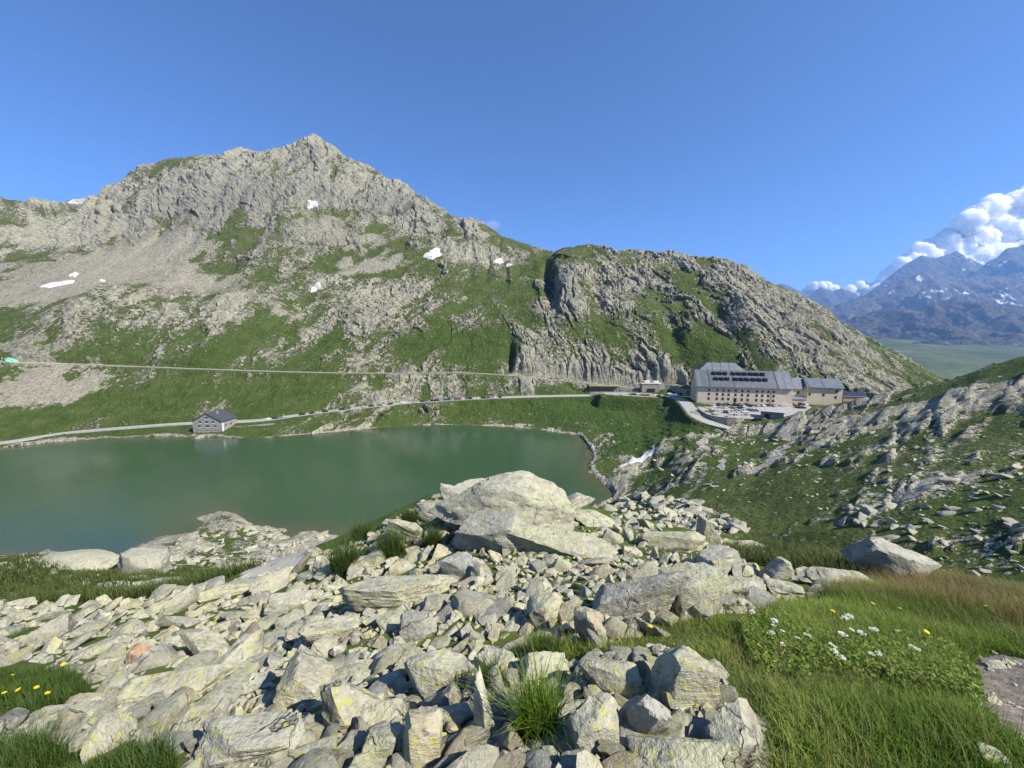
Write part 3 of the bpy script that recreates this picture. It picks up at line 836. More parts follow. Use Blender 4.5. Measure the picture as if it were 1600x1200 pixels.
# ================================================================== ROCKS
rng = np.random.default_rng(7)
random.seed(7)
def ico(sub):
    bm = bmesh.new()
    bmesh.ops.create_icosphere(bm, subdivisions=sub, radius=1)
    v = np.array([q.co[:] for q in bm.verts]); f = np.array([[q.index for q in t.verts] for t in bm.faces])
    bm.free()
    return v, f
ICO = {k: ico(k) for k in (1, 2, 3, 4, 5)}
def rock_verts(seed, sub, dims=(1, .8, .5), kind='block'):
    """a broken stone: a direction sphere clipped by joint planes, layered along its thin axis"""
    g = np.random.default_rng(seed)
    d, f = ICO[sub]
    pl = []
    base = [((1, 0, 0), 1), ((-1, 0, 0), 1), ((0, 1, 0), 1), ((0, -1, 0), 1), ((0, 0, 1), 1), ((0, 0, -1), 1)]
    for n, h in (base if kind != 'dome' else [((0, 0, -1), 1)]):
        n = np.array(n, float) + g.normal(0, .22, 3)
        pl.append((n / np.linalg.norm(n), h * g.uniform(.78, 1.05)))
    for _ in range({'block': 7, 'slab': 6, 'dome': 34, 'point': 6}[kind]):
        n = g.normal(0, 1, 3); n /= np.linalg.norm(n)
        if kind == 'dome': n[2] = abs(n[2]); h = g.uniform(.80, .98)
        else: h = g.uniform(.82, 1.12)
        pl.append((n, h))
    if kind == 'point':
        for k in range(3):
            a = g.uniform(0, 6.3); n = np.array([math.cos(a), math.sin(a), .55]); n /= np.linalg.norm(n)
            pl.append((n, g.uniform(.35, .5)))
    rr = np.full(len(d), 1.9)
    for n, h in pl:
        c = d @ n
        rr = np.minimum(rr, np.where(c > 1e-3, h / np.maximum(c, 1e-3), 9))
    p = d * rr[:, None]
    s = seed * 3.17
    if sub >= 2:
        lay = vnoise(p[:, 2] * 5.5 + .6 * p[:, 0] + s, p[:, 0] * .8, p[:, 1] * .8, 3)
        p[:, :2] *= (1 + .030 * np.round(lay * 2)[:, None] * .8)
        p += d * (fbm(p[:, 0] * 2.2 + s, p[:, 1] * 2.2, p[:, 2] * 3, 4, 5)[:, None] * .045)
        if sub >= 4:
            p += d * (fbm(p[:, 0] * 9 + s, p[:, 1] * 9, p[:, 2] * 18, 3, 15)[:, None] * .022)
            e = ridged(p[:, 0] * 1.8 + s, p[:, 1] * 1.8, p[:, 2] * 4, 2, 25)
            p -= d * (sstep(.78, .95, e) * .05)[:, None]
    return p * np.array(dims), f
def rock_mesh(name, seed, sub, dims, kind, mat):
    p, f = rock_verts(seed, sub, dims, kind)
    me = np_mesh(name, p, f, mat, True)
    me.set_sharp_from_angle(angle=R(28))
    return me

def rock_material(name, lichen=.5, base=((.12, .115, .092), (.325, .32, .25), (.51, .50, .40)), brown=.15, lc=(.46, .47, .13)):
    t = NT(name)
    p = t.pos(); ob = t.obj()
    rnd_ = t.n('ShaderNodeObjectInfo').outputs['Random']
    n1 = t.noise(9, 6, .65, p); n2 = t.noise(42, 4, .65, p); n3 = t.noise(2.6, 3, .5, p)
    strk = t.noise(5, 5, .62, t.map(ob, (2, 2, 16)), dist=.6)
    f = t.math('ADD', t.math('MULTIPLY', n1, .56), t.math('MULTIPLY', strk, .18))
    f = t.math('ADD', f, t.math('MULTIPLY', n2, .31))
    c = t.ramp(f, [(.36, base[0]), (.50, base[1]), (.66, base[2])])
    c = t.mix(t.math('MULTIPLY', rnd_, .35), c, t.mix(rnd_, (.25, .25, .22), (.38, .355, .26)))
    # brownish staining
    c = t.mix(t.math('MULTIPLY', t.step(n3, .52, .68), brown), c, (.30, .21, .12))
    # crustose lichen: grey-white discs, then map lichen in yellow-green
    v1 = t.math('ADD', t.voro(22, p), t.math('MULTIPLY', n2, .35))
    w = t.math('MULTIPLY', t.step(v1, .42, .30), t.step(n3, .40, .55))
    c = t.mix(t.math('MULTIPLY', w, .55), c, (.52, .52, .43))
    v2 = t.math('ADD', t.voro(19, p), t.math('MULTIPLY', n2, .7))
    zone = t.step(t.noise(3.4, 4, .6, p), .575 - .20 * lichen, .64 - .20 * lichen)
    y = t.math('MULTIPLY', t.step(v2, .74, .58), zone)
    c = t.mix(t.math('MULTIPLY', y, .82), c, t.mix(n2, tuple(q * .7 for q in lc), lc))
    pale = t.step(t.noise(5.5, 5, .7, p), .47, .62)
    c = t.mix(t.math('MULTIPLY', pale, .40 * lichen + .22), c, (.46, .46, .27))
    dk = t.step(t.noise(15, 6, .72, p), .56, .66)
    c = t.mix(t.math('MULTIPLY', dk, .65), c, (.10, .10, .09))
    h = t.math('ADD', t.math('MULTIPLY', n1, .7), t.math('MULTIPLY', n2, .22))
    h = t.math('ADD', h, t.math('MULTIPLY', strk, .22))
    # a few broken hairline joints
    cv = t.voro(2.6, t.mix(.18, p, t.noise(5, 3, .6, p, out=1)), 'DISTANCE_TO_EDGE')
    crk = t.math('MULTIPLY', t.step(cv, .014, .0), t.step(t.noise(2.1, 3, .6, p), .52, .62))
    c = t.mix(t.math('MULTIPLY', crk, .6), c, (.07, .065, .055))
    h = t.math('SUBTRACT', h, t.math('MULTIPLY', crk, .3))
    return t.done(c, .92, t.bump(h, 1.0, .05), .2)
M_rock = [rock_material('rock_pale', .5), rock_material('rock_lichen', 1.0), rock_material('rock_grey', .15, ((.11, .11, .10), (.26, .26, .23), (.42, .42, .37)), .1),
          rock_material('rock_brown', .3, ((.15, .13, .09), (.33, .29, .20), (.50, .46, .34)), .3)]
M_rust = rock_material('rock_rust', .0, ((.24, .10, .04), (.42, .20, .09), (.62, .45, .30)), .3)

def depth_of(v): return v.y * CP - (v.z - H) * SP
def put_rock(name, px, py, w, h, seed, kind, mat, label, group=None, tilt=None, rz=None, flat=.55, sub=4, sink=.12, lean=None):
    """a named rock standing on the ground seen at (px, py)"""
    g = np.random.default_rng(seed + 900)
    b = hit_base(px, py + h * .30)
    k = depth_of(b) / FPX
    W, Hh = w * k * .76, h * k * .78
    c = max(Hh * flat, .3 * W * flat); bd = max(Hh * .75, W * .45)
    me = rock_mesh(name, seed, sub, (W * .55, bd * .55, c * .62), kind, mat)
    o = link(name, me)
    o.location = (b.x, b.y + bd * .12, ground_z(b.x, b.y) + c * (.5 - sink))
    if lean is None: lean = (g.normal(0, .16), g.normal(0, .16))
    o.rotation_euler = (lean[0], lean[1], g.uniform(-.5, .5) if rz is None else rz)
    return tag(o, label, 'rock', group)
HERO = [
 ('outcrop',806,796,235,116,'dome',0,'large domed lichen-stained outcrop at the crest of the boulder field, above the lake',1.0),
 ('flat_rock',742,768,100,46,'slab',0,'pale slab leaning on the shoulder of the domed outcrop',.6),
 ('flat_rock',884,790,120,44,'slab',0,'long slab running down the meadow side of the domed outcrop',.5),
 ('boulder',676,800,76,44,'block',0,'pale block on the rim between the domed outcrop and the grass tufts',.7),
 ('flat_rock',842,818,100,36,'slab',2,'grey ledge under the domed outcrop',.5),
 ('flat_rock',930,812,84,36,'slab',1,'lichened slab at the low end of the outcrop',.5),
 ('boulder',714,782,62,46,'block',2,'dark-faced wedge boulder leaning against the domed outcrop',.8),
 ('flat_rock',775,832,150,84,'slab',2,'big dark grey slab with a smooth tilted face below the domed outcrop',.7),
 ('flat_rock',888,846,150,60,'slab',1,'broad yellow-lichened slab in front of the domed outcrop',.5),
 ('flat_rock',612,925,180,86,'slab',0,'wide layered slab with a cracked grey front, largest on the left of the outcrop',.6),
 ('boulder',1124,878,92,52,'block',2,'blue-grey square boulder beside the pointed rock',.8),
 ('pointed_rock',1106,838,58,60,'point',0,'sharp pointed rock standing up against the meadow',1.1),
 ('flat_rock',1055,842,100,52,'slab',1,'yellowish slab overhanging a dark hollow beside the pointed rock',.6),
 ('boulder',1168,854,72,34,'block',0,'pale low boulder with a small rust spot beside the blue-grey boulder',.6),
 ('boulder',985,936,150,84,'block',2,'large grey boulder with a steep front face beside the yellow flower',.8),
 ('flat_rock',1088,932,100,92,'slab',1,'steep slab streaked with yellow lichen at the edge of the turf',.9),
 ('boulder',1156,917,82,34,'block',0,'flat-topped pale block resting over a dark gap',.7),
 ('boulder',1228,918,80,34,'block',0,'rounded pale rock at the corner where boulders meet the flowers',.6),
 ('boulder',922,976,70,58,'block',3,'rounded brownish boulder with lichen cap next to the grass',.9),
 ('flat_rock',1070,1058,104,108,'slab',1,'tall lichen-covered slab tilted beside the bright turf',.9),
 ('boulder',934,1146,92,92,'block',1,'squarish boulder dotted with yellow lichen rings',.95),
 ('boulder',1003,1122,72,100,'point',2,'dark upright stone with rough vertical grain',1.2),
 ('boulder',958,1058,96,68,'block',1,'wedge-shaped lichened stone above the upright dark stone',.8),
 ('boulder',1148,1160,100,90,'block',0,'grey streaked boulder bordering the long grass',.9),
 ('flat_rock',1052,1190,150,62,'slab',1,'broad lichened slab at the foot of the dark upright stone',.6),
 ('flat_rock',472,1062,105,120,'slab',0,'big pale slab tilted up to the right with a smooth face',.6),
 ('flat_rock',548,1094,110,92,'slab',1,'lichen-speckled slab lying against the big pale slab',.6),
 ('flat_rock',600,1106,92,58,'slab',0,'slender slanting slab above a black gap',.5),
 ('boulder',690,1056,104,78,'block',0,'square pale boulder beside a grass tuft',.9),
 ('boulder',778,1036,80,46,'block',0,'smooth pale block behind the square boulder',.7),
 ('boulder',846,1042,92,54,'block',0,'grey boulder with a rounded ridge by the grass clump',.8),
 ('boulder',592,1156,72,72,'block',1,'dark round stone crusted with lichen in half shade',.9),
 ('boulder',660,1156,66,86,'block',3,'ochre upright stone with a rough broken face',1.1),
 ('flat_rock',712,1116,74,48,'slab',0,'whitish slab tipped over a deep gap',.6),
 ('rock_shard',750,1126,40,80,'point',0,'thin upright grey shard standing between boulders',1.4),
 ('rust_rock',222,1031,52,42,'block',9,'orange rust-coloured rock with a white cross-like vein among grey slabs',.8),
 ('flat_rock',250,1076,150,84,'slab',1,'large slab below the orange rock with black shadow under its edge',.45),
 ('flat_rock',385,1152,190,110,'slab',0,'huge weathered slab at the bottom of the boulder field beside the grass',.5),
 ('flat_rock',96,1118,112,48,'slab',0,'long slanting slab under the patch of yellow flowers',.5),
 ('boulder',652,986,66,46,'block',2,'dark-fronted block with a pale lichen top',.9),
 ('boulder',716,890,66,46,'block',2,'dark grey pyramid-shaped stone beside the wide layered slab',.9),
 ('boulder',850,956,62,66,'block',1,'upright lichened stone at the edge of the grass patch',1.0),
 ('flat_rock',360,920,92,34,'slab',0,'flat pale slab on the upper rim of the boulder field',.6),
 ('flat_rock',330,1010,110,60,'slab',0,'broad pale slab sloping up to the right above the huge slab',.5),
 ('flat_rock',520,985,90,60,'slab',1,'greenish slab with lichen beside a deep black gap',.6),
 ('boulder',1210,890,70,44,'point',2,'grey wedge stone behind the flat-topped block',.9),
 ('flat_rock',1335,908,112,34,'slab',0,'long pale slab sinking into dry grass at the rim',.6),
 ('flat_rock',1496,1062,36,34,'slab',0,'small pale stone set in turf beside the worn path',.5),
 ('flat_rock',1562,1036,48,22,'slab',0,'flat pale stone embedded at the top of the worn path',.4),
 ('boulder',1552,1190,44,36,'block',0,'pale stone poking out of grass at the path edge',.8),
 ('flat_rock',150,1010,90,40,'slab',0,'flat grey slab left of the orange rock',.5),
 ('boulder',640,830,60,40,'block',0,'pale rock on the rim below the dark-faced wedge boulder',.8),
 ('flat_rock',450,940,80,46,'slab',0,'pale slab on the rim next to the dark grass tufts',.5),
]
placed = []                       # (px, py, size) of stones already set
for i, (nm, px, py, w, h, kd, mt, lb, fl) in enumerate(HERO):
    o = put_rock(nm, px, py, w, h, 40 + i * 7, kd, M_rust if mt == 9 else M_rock[mt], lb, flat=fl, sub=5 if w > 140 else 4, lean=(-.05, .14) if nm == 'outcrop' else None, rz=0 if nm == 'outcrop' else None)
    placed.append((px, py, .5 * (w + h)))
# rocks farther off
def far_rock_thing(nm, px, py, w, h, kd, mt, lb, seed, flat=.8, lean=(0, 0), rz=0.):
    o = put_rock(nm, px, py, w, h, seed, kd, M_rock[mt], lb, flat=flat, lean=lean, rz=rz, sub=4)
    placed.append((px, py, w))
    return o
far_rock_thing('boulder', 220, 893, 86, 52, 'block', 2, 'lone grey boulder on the grassy shelf above the lake', 501, 1.0)
far_rock_thing('flat_rock', 110, 886, 150, 26, 'dome', 0, 'low whaleback of pale rock on the grassy shelf', 502, .6)
lean_rock = far_rock_thing('leaning_rock', 1388, 884, 118, 64, 'slab', 2, 'dark shaded rock slanting out of the slope, a small cairn on its top', 503, 1.0, (.15, .35), -.2)

# ---- the boulder field
TALUS = [(-340,975),(60,940),(200,938),(310,908),(420,893),(480,868),(545,845),(600,815),(650,785),(720,760),(930,800),(1000,806),(1100,838),(1200,862),(1260,892),(1375,902),(1380,915),(1250,935),(1185,958),(1080,972),(1010,985),(950,1005),(840,990),(790,1010),(880,1030),(980,1020),(1030,1010),(1125,1040),(1150,1100),(1190,1130),(1200,1290),(300,1290),(290,1175),(180,1165),(60,1180),(-340,1210),(-340,1140),(100,1120),(155,1080),(130,1050),(60,1035),(-340,1046)]
GRASSP = [[(-340,1066),(60,1054),(125,1060),(150,1084),(95,1100),(60,1112),(-340,1120)],[(-80,985),(40,985),(52,1000),(30,1018),(-80,1020)],[(-340,1200),(80,1182),(200,1188),(275,1194),(300,1290),(-340,1290)]]
def inside(px, py, poly):
    px = np.asarray(px, float); py = np.asarray(py, float); r = np.zeros(px.shape, bool)
    for i in range(len(poly)):
        (x1, y1), (x2, y2) = poly[i], poly[(i + 1) % len(poly)]
        r ^= ((y1 > py) != (y2 > py)) & (px < (x2 - x1) * (py - y1) / (y2 - y1 + 1e-9) + x1)
    return r
def hits(px, py):
    """bare-ground points for many survey lines (near field)"""
    px = np.asarray(px, float); py = np.asarray(py, float)
    u, v = (px - 800) / FPX, (600 - py) / FPX
    x, y, z = u, CP + v * SP, -SP + v * CP
    hh = np.hypot(x, y); az = np.arctan2(x, y); w = z / hh
    ts = np.linspace(LR[0], math.log(260), 420)
    r = np.full(px.shape, -1.)
    pw = None
    for t in ts:
        ww = bil(cW, cA, cT, az, np.full(px.shape, t))
        k = (r < 0) & (ww >= w)
        if pw is None: r[k] = math.exp(t)
        else: r[k] = np.exp(t - (ts[1] - ts[0]) * np.clip((ww[k] - w[k]) / np.maximum(ww[k] - pw[k], 1e-9), 0, 1))
        pw = ww
    r[r < 0] = 260
    X, Y = r * np.sin(az), r * np.cos(az)
    return X, Y, ground_zs(X, Y)
BASES = []
for s in range(40):
    kd = ['slab', 'block', 'slab', 'block', 'point'][s % 5]
    p_, f_ = rock_verts(1000 + s, 3, (1, .78, .30 if kd == 'slab' else .52), kd)
    ms = []
    for m in range(4):
        me = np_mesh('stone', p_, f_, M_rock[m], True); me.set_sharp_from_angle(angle=R(28)); ms.append(me)
    BASES.append(ms)
def scatter(n_try, smin, smax, gap, poly, box, power=1.6, ex=()):
    out = []
    px = rng.uniform(box[0], box[1], n_try); py = rng.uniform(box[2], box[3], n_try)
    ok = inside(px, py, poly)
    for g in ex: ok &= ~inside(px, py, g)
    px, py = px[ok], py[ok]
    s = smin + (smax - smin) * rng.random(len(px)) ** power
    return px, py, s
class Cells:
    def __init__(self): self.d = {}
    def free(self, x, y, s, gap):
        for i in range(int((x - 150) // 60), int((x + 150) // 60) + 1):
            for j in range(int((y - 120) // 60), int((y + 120) // 60) + 1):
                for (a, b, c) in self.d.get((i, j), ()):
                    if ((x - a) ** 2 + ((y - b) * 1.35) ** 2) < (gap * .5 * (s + c)) ** 2: return False
        return True
    def add(self, x, y, s): self.d.setdefault((int(x // 60), int(y // 60)), []).append((x, y, s))
cells = Cells()
for q in placed: cells.add(*q)
stones = []
for n_try, smin, smax, gap in ((190, 48, 72, .72), (3800, 29, 48, .62), (10500, 17, 29, .58), (20000, 9, 17, .58), (16000, 5, 9, .66)):
    px, py, s = scatter(n_try, smin, smax, gap, TALUS, (-340, 1390, 735, 1290))
    # stones look smaller up the field
    s = s * np.clip(.62 + (py - 800) / 700, .55, 1.15)
    for x, y, q in zip(px, py, s):
        if cells.free(x, y, q, gap):
            cells.add(x, y, q); stones.append((x, y, q))
st_ = np.array(stones)
sx, sy, sz = hits(st_[:, 0], st_[:, 1] + st_[:, 2] * .15)
sd = sy * CP - (sz - H) * SP
ssz = st_[:, 2] * sd / FPX                      # metres across
vis = (st_[:, 0] > -10) & (st_[:, 1] < 1215)
order = np.argsort(-st_[:, 2] * np.where(vis, 1, .01))
SHORT = ['the domed outcrop', 'the shoulder slab', 'the long meadow-side slab', 'the pale rim block', 'the grey ledge', 'the low-end lichened slab', 'the dark wedge boulder', 'the big dark slab', 'the broad lichened slab', 'the wide layered slab', 'the blue-grey square boulder', 'the pointed rock', 'the overhanging yellowish slab', 'the rust-spotted boulder', 'the large steep-fronted boulder', 'the steep lichen-streaked slab', 'the flat-topped block', 'the corner rock by the flowers', 'the brownish rounded boulder', 'the tall tilted slab', 'the lichen-ringed boulder', 'the dark upright stone', 'the lichened wedge stone', 'the streaked boulder by the grass', 'the broad bottom slab', 'the big pale tilted slab', 'the lichen-speckled slab', 'the slender slanting slab', 'the square pale boulder', 'the smooth pale block', 'the ridge-backed grey boulder', 'the dark round stone', 'the ochre upright stone', 'the whitish tipped slab', 'the thin upright shard', 'the orange rock', 'the slab below the orange rock', 'the huge weathered slab', 'the long slanting slab', 'the dark-fronted block', 'the dark pyramid stone', 'the upright lichened stone', 'the flat rim slab', 'the broad sloping pale slab', 'the greenish slab', 'the grey wedge stone', 'the long slab in dry grass', 'the small turf stone', 'the embedded path stone', 'the path-edge stone', 'the flat grey slab', 'the pale rim rock', 'the pale slab by the tufts']
HXY = [(q[1], q[2]) for q in HERO]
used_labels = {}
def rock_label(px, py, s, mt, sh, z):
    """where a stone lies: against its nearest named neighbour"""
    i = min(range(len(HXY)), key=lambda k: (HXY[k][0] - px) ** 2 + ((HXY[k][1] - py) * 1.4) ** 2)
    dx, dy = px - HXY[i][0], (py - HXY[i][1]) * 1.4
    size = 'large' if s > 62 else 'mid-sized' if s > 44 else 'smaller'
    shape = ['flat', 'blocky', 'flat', 'blocky', 'pointed'][sh % 5]
    colr = ['pale grey', 'yellow-lichened', 'dark grey', 'brownish'][mt]
    if abs(dx) > abs(dy): rel = 'on the meadow side of' if dx > 0 else 'on the shelf side of'
    else: rel = 'just lakeward of' if dy < 0 else 'just upslope of'
    return f'{size} {shape} {colr} rock {rel} {SHORT[i]}'
N_IND = 235
rest = []
for k, i in enumerate(order):
    g = np.random.default_rng(int(i) + 3000)
    mt = int(g.choice(4, p=[.40, .26, .20, .14])); sh = int(g.integers(len(BASES)))
    s = ssz[i] * .56
    rx, ry = g.normal(.12, .36), g.normal(-.22, .38)
    rz = g.normal(.6, .55) + (math.pi if g.random() < .5 else 0)
    scl = (s * g.uniform(.95, 1.3), s * g.uniform(.8, 1.1), s * g.uniform(.8, 1.25))
    loc = (sx[i], sy[i], sz[i] + s * .18)
    if k < N_IND:
        o = link('rock', BASES[sh][mt])
        o.location = loc; o.rotation_euler = (rx, ry, rz); o.scale = scl
        tag(o, rock_label(st_[i, 0], st_[i, 1], st_[i, 2], mt, sh, 0), 'rock', 'rocks of the boulder field')
    else:
        rest.append((loc, (rx, ry, rz), scl, sh, mt, st_[i, 2]))
def hull_stone(seed, n, dims):
    """an angular splinter: convex hull of a few points"""
    g = np.random.default_rng(seed)
    q = g.normal(0, 1, (n, 3)); q /= np.linalg.norm(q, axis=1)[:, None]
    q = np.sign(q) * np.abs(q) ** .7
    bm = bmesh.new()
    for v in q: bm.verts.new(tuple(v * np.array(dims)))
    r = bmesh.ops.convex_hull(bm, input=bm.verts[:])
    bmesh.ops.delete(bm, geom=[e for e in r['geom_interior'] if isinstance(e, bmesh.types.BMVert)], context='VERTS')
    bmesh.ops.triangulate(bm, faces=bm.faces[:])
    bm.verts.index_update()
    v = np.array([w.co[:] for w in bm.verts]); f = np.array([[w.index for w in t.verts] for t in bm.faces])
    bm.free()
    return v, f
def stone_mesh(name, items, mat, subs):
    """many small stones joined: real geometry, too many to name"""
    VS, FS, n = [], [], 0
    cache = {}
    for loc, rot, scl, sh, mt, px in items:
        sub = subs(px)
        key = (sh, sub)
        if key not in cache:
            kd = ['slab', 'block', 'slab', 'block', 'point'][sh % 5]
            cache[key] = hull_stone(2000 + sh + 50 * sub, 11 if sub == 1 else 16, (1, .78, .38 if kd == 'slab' else .6)) if sub < 3 else rock_verts(1000 + sh, sub, (1, .78, .30 if kd == 'slab' else .52), kd)
        p_, f_ = cache[key]
        M = np.array(Matrix.LocRotScale(Vector(loc), __import__('mathutils').Euler(rot), Vector(scl)))
        VS.append(p_ @ M[:3, :3].T + M[:3, 3]); FS.append(f_ + n); n += len(p_)
    me = np_mesh(name, np.concatenate(VS), np.concatenate(FS), mat, False)
    return tag(link(name, me), kind='stuff')
for m in range(4):
    it = [q for q in rest if q[4] == m]
    o = stone_mesh('small_stones', it, M_rock[m], lambda px: 2 if px > 13 else 1)
    tag(o, ['pale', 'lichened', 'dark grey', 'brownish'][m] + ' small stones filling the gaps of the boulder field')
print('stones', len(stones), 'rest', len(rest))

# ---- boulders and scree on the slopes beyond
def far_stones(name, poly, n, smin, smax, label, mats, n_ind=0, ind_label='', seed=1, power=2.2):
    g = np.random.default_rng(seed)
    xs = [q[0] for q in poly]; ys = [q[1] for q in poly]
    px = g.uniform(min(xs), max(xs), n * 3); py = g.uniform(min(ys), max(ys), n * 3)
    ok = inside(px, py, poly)
    px, py = px[ok][:n], py[ok][:n]
    s = smin + (smax - smin) * g.random(len(px)) ** power
    X, Y, Z = hits(px, py)
    k = (Z > .1) & (np.hypot(X, Y) > 8)
    X, Y, Z, s = X[k], Y[k], Z[k], s[k]
    d = Y * CP - (Z - H) * SP
    m = s * d / FPX * .55
    items = []
    idx = np.argsort(-s)
    for c, i in enumerate(idx):
        rot = (g.normal(0, .25), g.normal(0, .25), g.uniform(0, 6.3)); q = m[i]
        scl = (q * g.uniform(1, 1.5), q * g.uniform(.8, 1.1), q * g.uniform(.6, 1.0)); loc = (X[i], Y[i], Z[i] + q * .08)
        sh = int(g.integers(len(BASES))); mt = int(g.choice(mats))
        if c < n_ind:
            o = link('rock', BASES[sh][mt]); o.location = loc; o.rotation_euler = rot; o.scale = scl
            tag(o, ['large ', 'small '][int(c >= n_ind // 2)] + ['flat ', 'blocky ', 'flat ', 'blocky ', 'pointed '][sh % 5] + ['pale', 'lichened', 'grey', 'brown'][mt] + ' ' + ind_label, 'rock', ind_label)
        else:
            items.append((loc, rot, scl, sh, mt, s[i]))
    o = stone_mesh(name, items, M_rock[mats[0]], lambda px: 2 if px > 14 else 1)
    tag(o, label)
far_stones('scree', [(1330,850),(1350,800),(1420,770),(1600,720),(1620,930),(1480,935),(1420,890),(1360,860)], 170, 4, 20, 'grey scree spread over the shaded slope', (2, 0), 16, 'rock lying in the scree of the shaded slope', 5)
far_stones('scree', [(930,800),(1000,770),(1100,790),(1180,830),(1100,835),(1000,806)], 260, 4, 24, 'pale blocks strewn below the boulder field', (0, 2), 10, 'rock strewn on the turf below the boulder field', 6)
far_stones('loose_stones', [(1000,700),(1250,680),(1500,640),(1600,620),(1600,760),(1340,800),(1200,790),(1080,780)], 300, 2.5, 10, 'pale stones dotted over the turf by the hospice path', (0, 2), 0, '', 8)
far_stones('loose_stones', [(0,872),(200,880),(330,830),(420,812),(560,835),(500,870),(330,900),(0,930)], 300, 3, 14, 'pale stones dotted over the grassy lake shelf', (0, 1), 0, '', 9)
far_stones('path_stones', [(1500,1040),(1560,1020),(1640,1050),(1640,1200),(1590,1180),(1540,1120)], 90, 3, 16, 'small stones on the worn earth path', (0, 3), 0, '', 10, 2.5) if False else None

# ================================================================== BUILT THINGS
def plain(name, c, rough=.8, c2=None, scale=3., metal=0., spec=.3, bump=.3):
    t = NT(name); p = t.pos()
    n = t.noise(scale, 5, .6, p)
    c2 = c2 or tuple(q * .75 for q in c)
    f = t.mix(t.step(n, .35, .65), c, c2)
    return t.done(f, rough, t.bump(n, bump, .05), spec, Metallic=metal)
M_plaster = plain('cream_plaster', (.66, .56, .43), .9, (.58, .495, .38), .25)
M_plaster2 = plain('yellow_plaster', (.68, .58, .42), .9, (.60, .51, .375), .25)
M_roof = plain('metal_roof', (.085, .095, .11), .5, (.115, .13, .148), .35, .15, .4)
M_roof2 = plain('pale_metal_roof', (.15, .17, .20), .5, (.115, .13, .15), .35, .15, .4)
M_seam = plain('roof_seam', (.05, .06, .075), .5)
M_glass = plain('dark_window_glass', (.012, .013, .016), .15, (.03, .03, .035), 1.0, 0, .5, 0)
M_frame = plain('window_frame', (.20, .13, .08), .6)
M_stone = plain('masonry', (.33, .31, .27), .95, (.20, .19, .165), 1.2, bump=.8)
M_stone2 = plain('grey_masonry', (.30, .295, .275), .95, (.21, .21, .20), 1.5, bump=.8)
M_conc = plain('concrete', (.40, .39, .36), .9, (.30, .29, .27), .6)
M_asph = plain('asphalt', (.36, .35, .33), .9, (.29, .285, .27), .5)
M_gravel = plain('gravel', (.42, .39, .33), .95, (.33, .31, .26), 1.0)
M_slate = plain('slate_roof', (.045, .052, .062), .5, (.07, .078, .09), 1.5)
M_white = plain('white_paint', (.75, .75, .73), .5)
M_dark = plain('dark_metal', (.05, .045, .04), .6)
M_snow = plain('old_snow', (.64, .65, .66), .8, (.40, .39, .37), .55)
M_line = plain('road_paint', (.72, .72, .69), .7)

# ---- ways
def strip(name, pl, w0, w1, z, mat, parent=None, thick=.12):
    """ribbon between offsets w0 and w1 to the right of a polyline, z above it"""
    vs, fs = [], []
    n = len(pl)
    for i, p in enumerate(pl):
        d = (pl[min(i + 1, n - 1)] - pl[max(i - 1, 0)]); d.z = 0; d.normalize()
        s = Vector((d.y, -d.x, 0))
        a, b = p + s * w0, p + s * w1
        vs += [(a.x, a.y, p.z + z), (b.x, b.y, p.z + z), (a.x, a.y, p.z + z - thick), (b.x, b.y, p.z + z - thick)]
    for i in range(n - 1):
        a = i * 4; b = a + 4
        fs += [(a, a + 1, b + 1, b), (a, b, b + 2, a + 2), (a + 1, a + 3, b + 3, b + 1)]
    return MB().add(vs, fs).build(name, mat, parent)
tag(strip('road', road_pl, -4.6, 4.6, .06, M_asph, None, .5), 'grey lakeside road', kind='structure')
tag(strip('ramp_road', ramp_pl, -4.2, 4.2, .06, M_asph, None, .5), 'pale paved ramp below the hospice', kind='structure')
tag(strip('track', track_pl, -2.6, 2.6, .05, M_gravel, None, .5), 'pale gravel track across the slope', kind='structure')
for o_, a_, b_ in (('road_edge_line', -4.1, -3.85), ('road_edge_line', 3.85, 4.1)):
    tag(strip(o_, road_pl, a_, b_, .066, M_line, None, .004), kind='structure')
o = strip('parapet', [p for p in road_pl if proj(*p)[0] < 295], 4.7, 5.2, .62, M_conc, None, 1.6)
tag(o, 'long pale parapet along the lake side of the road', 'wall')
o = strip('stone_wall', track_pl[int(len(track_pl) * .25):], 2.7, 3.3, .35, M_stone, None, 3.2)
tag(o, 'dry-stone retaining wall holding up the gravel track', 'wall')

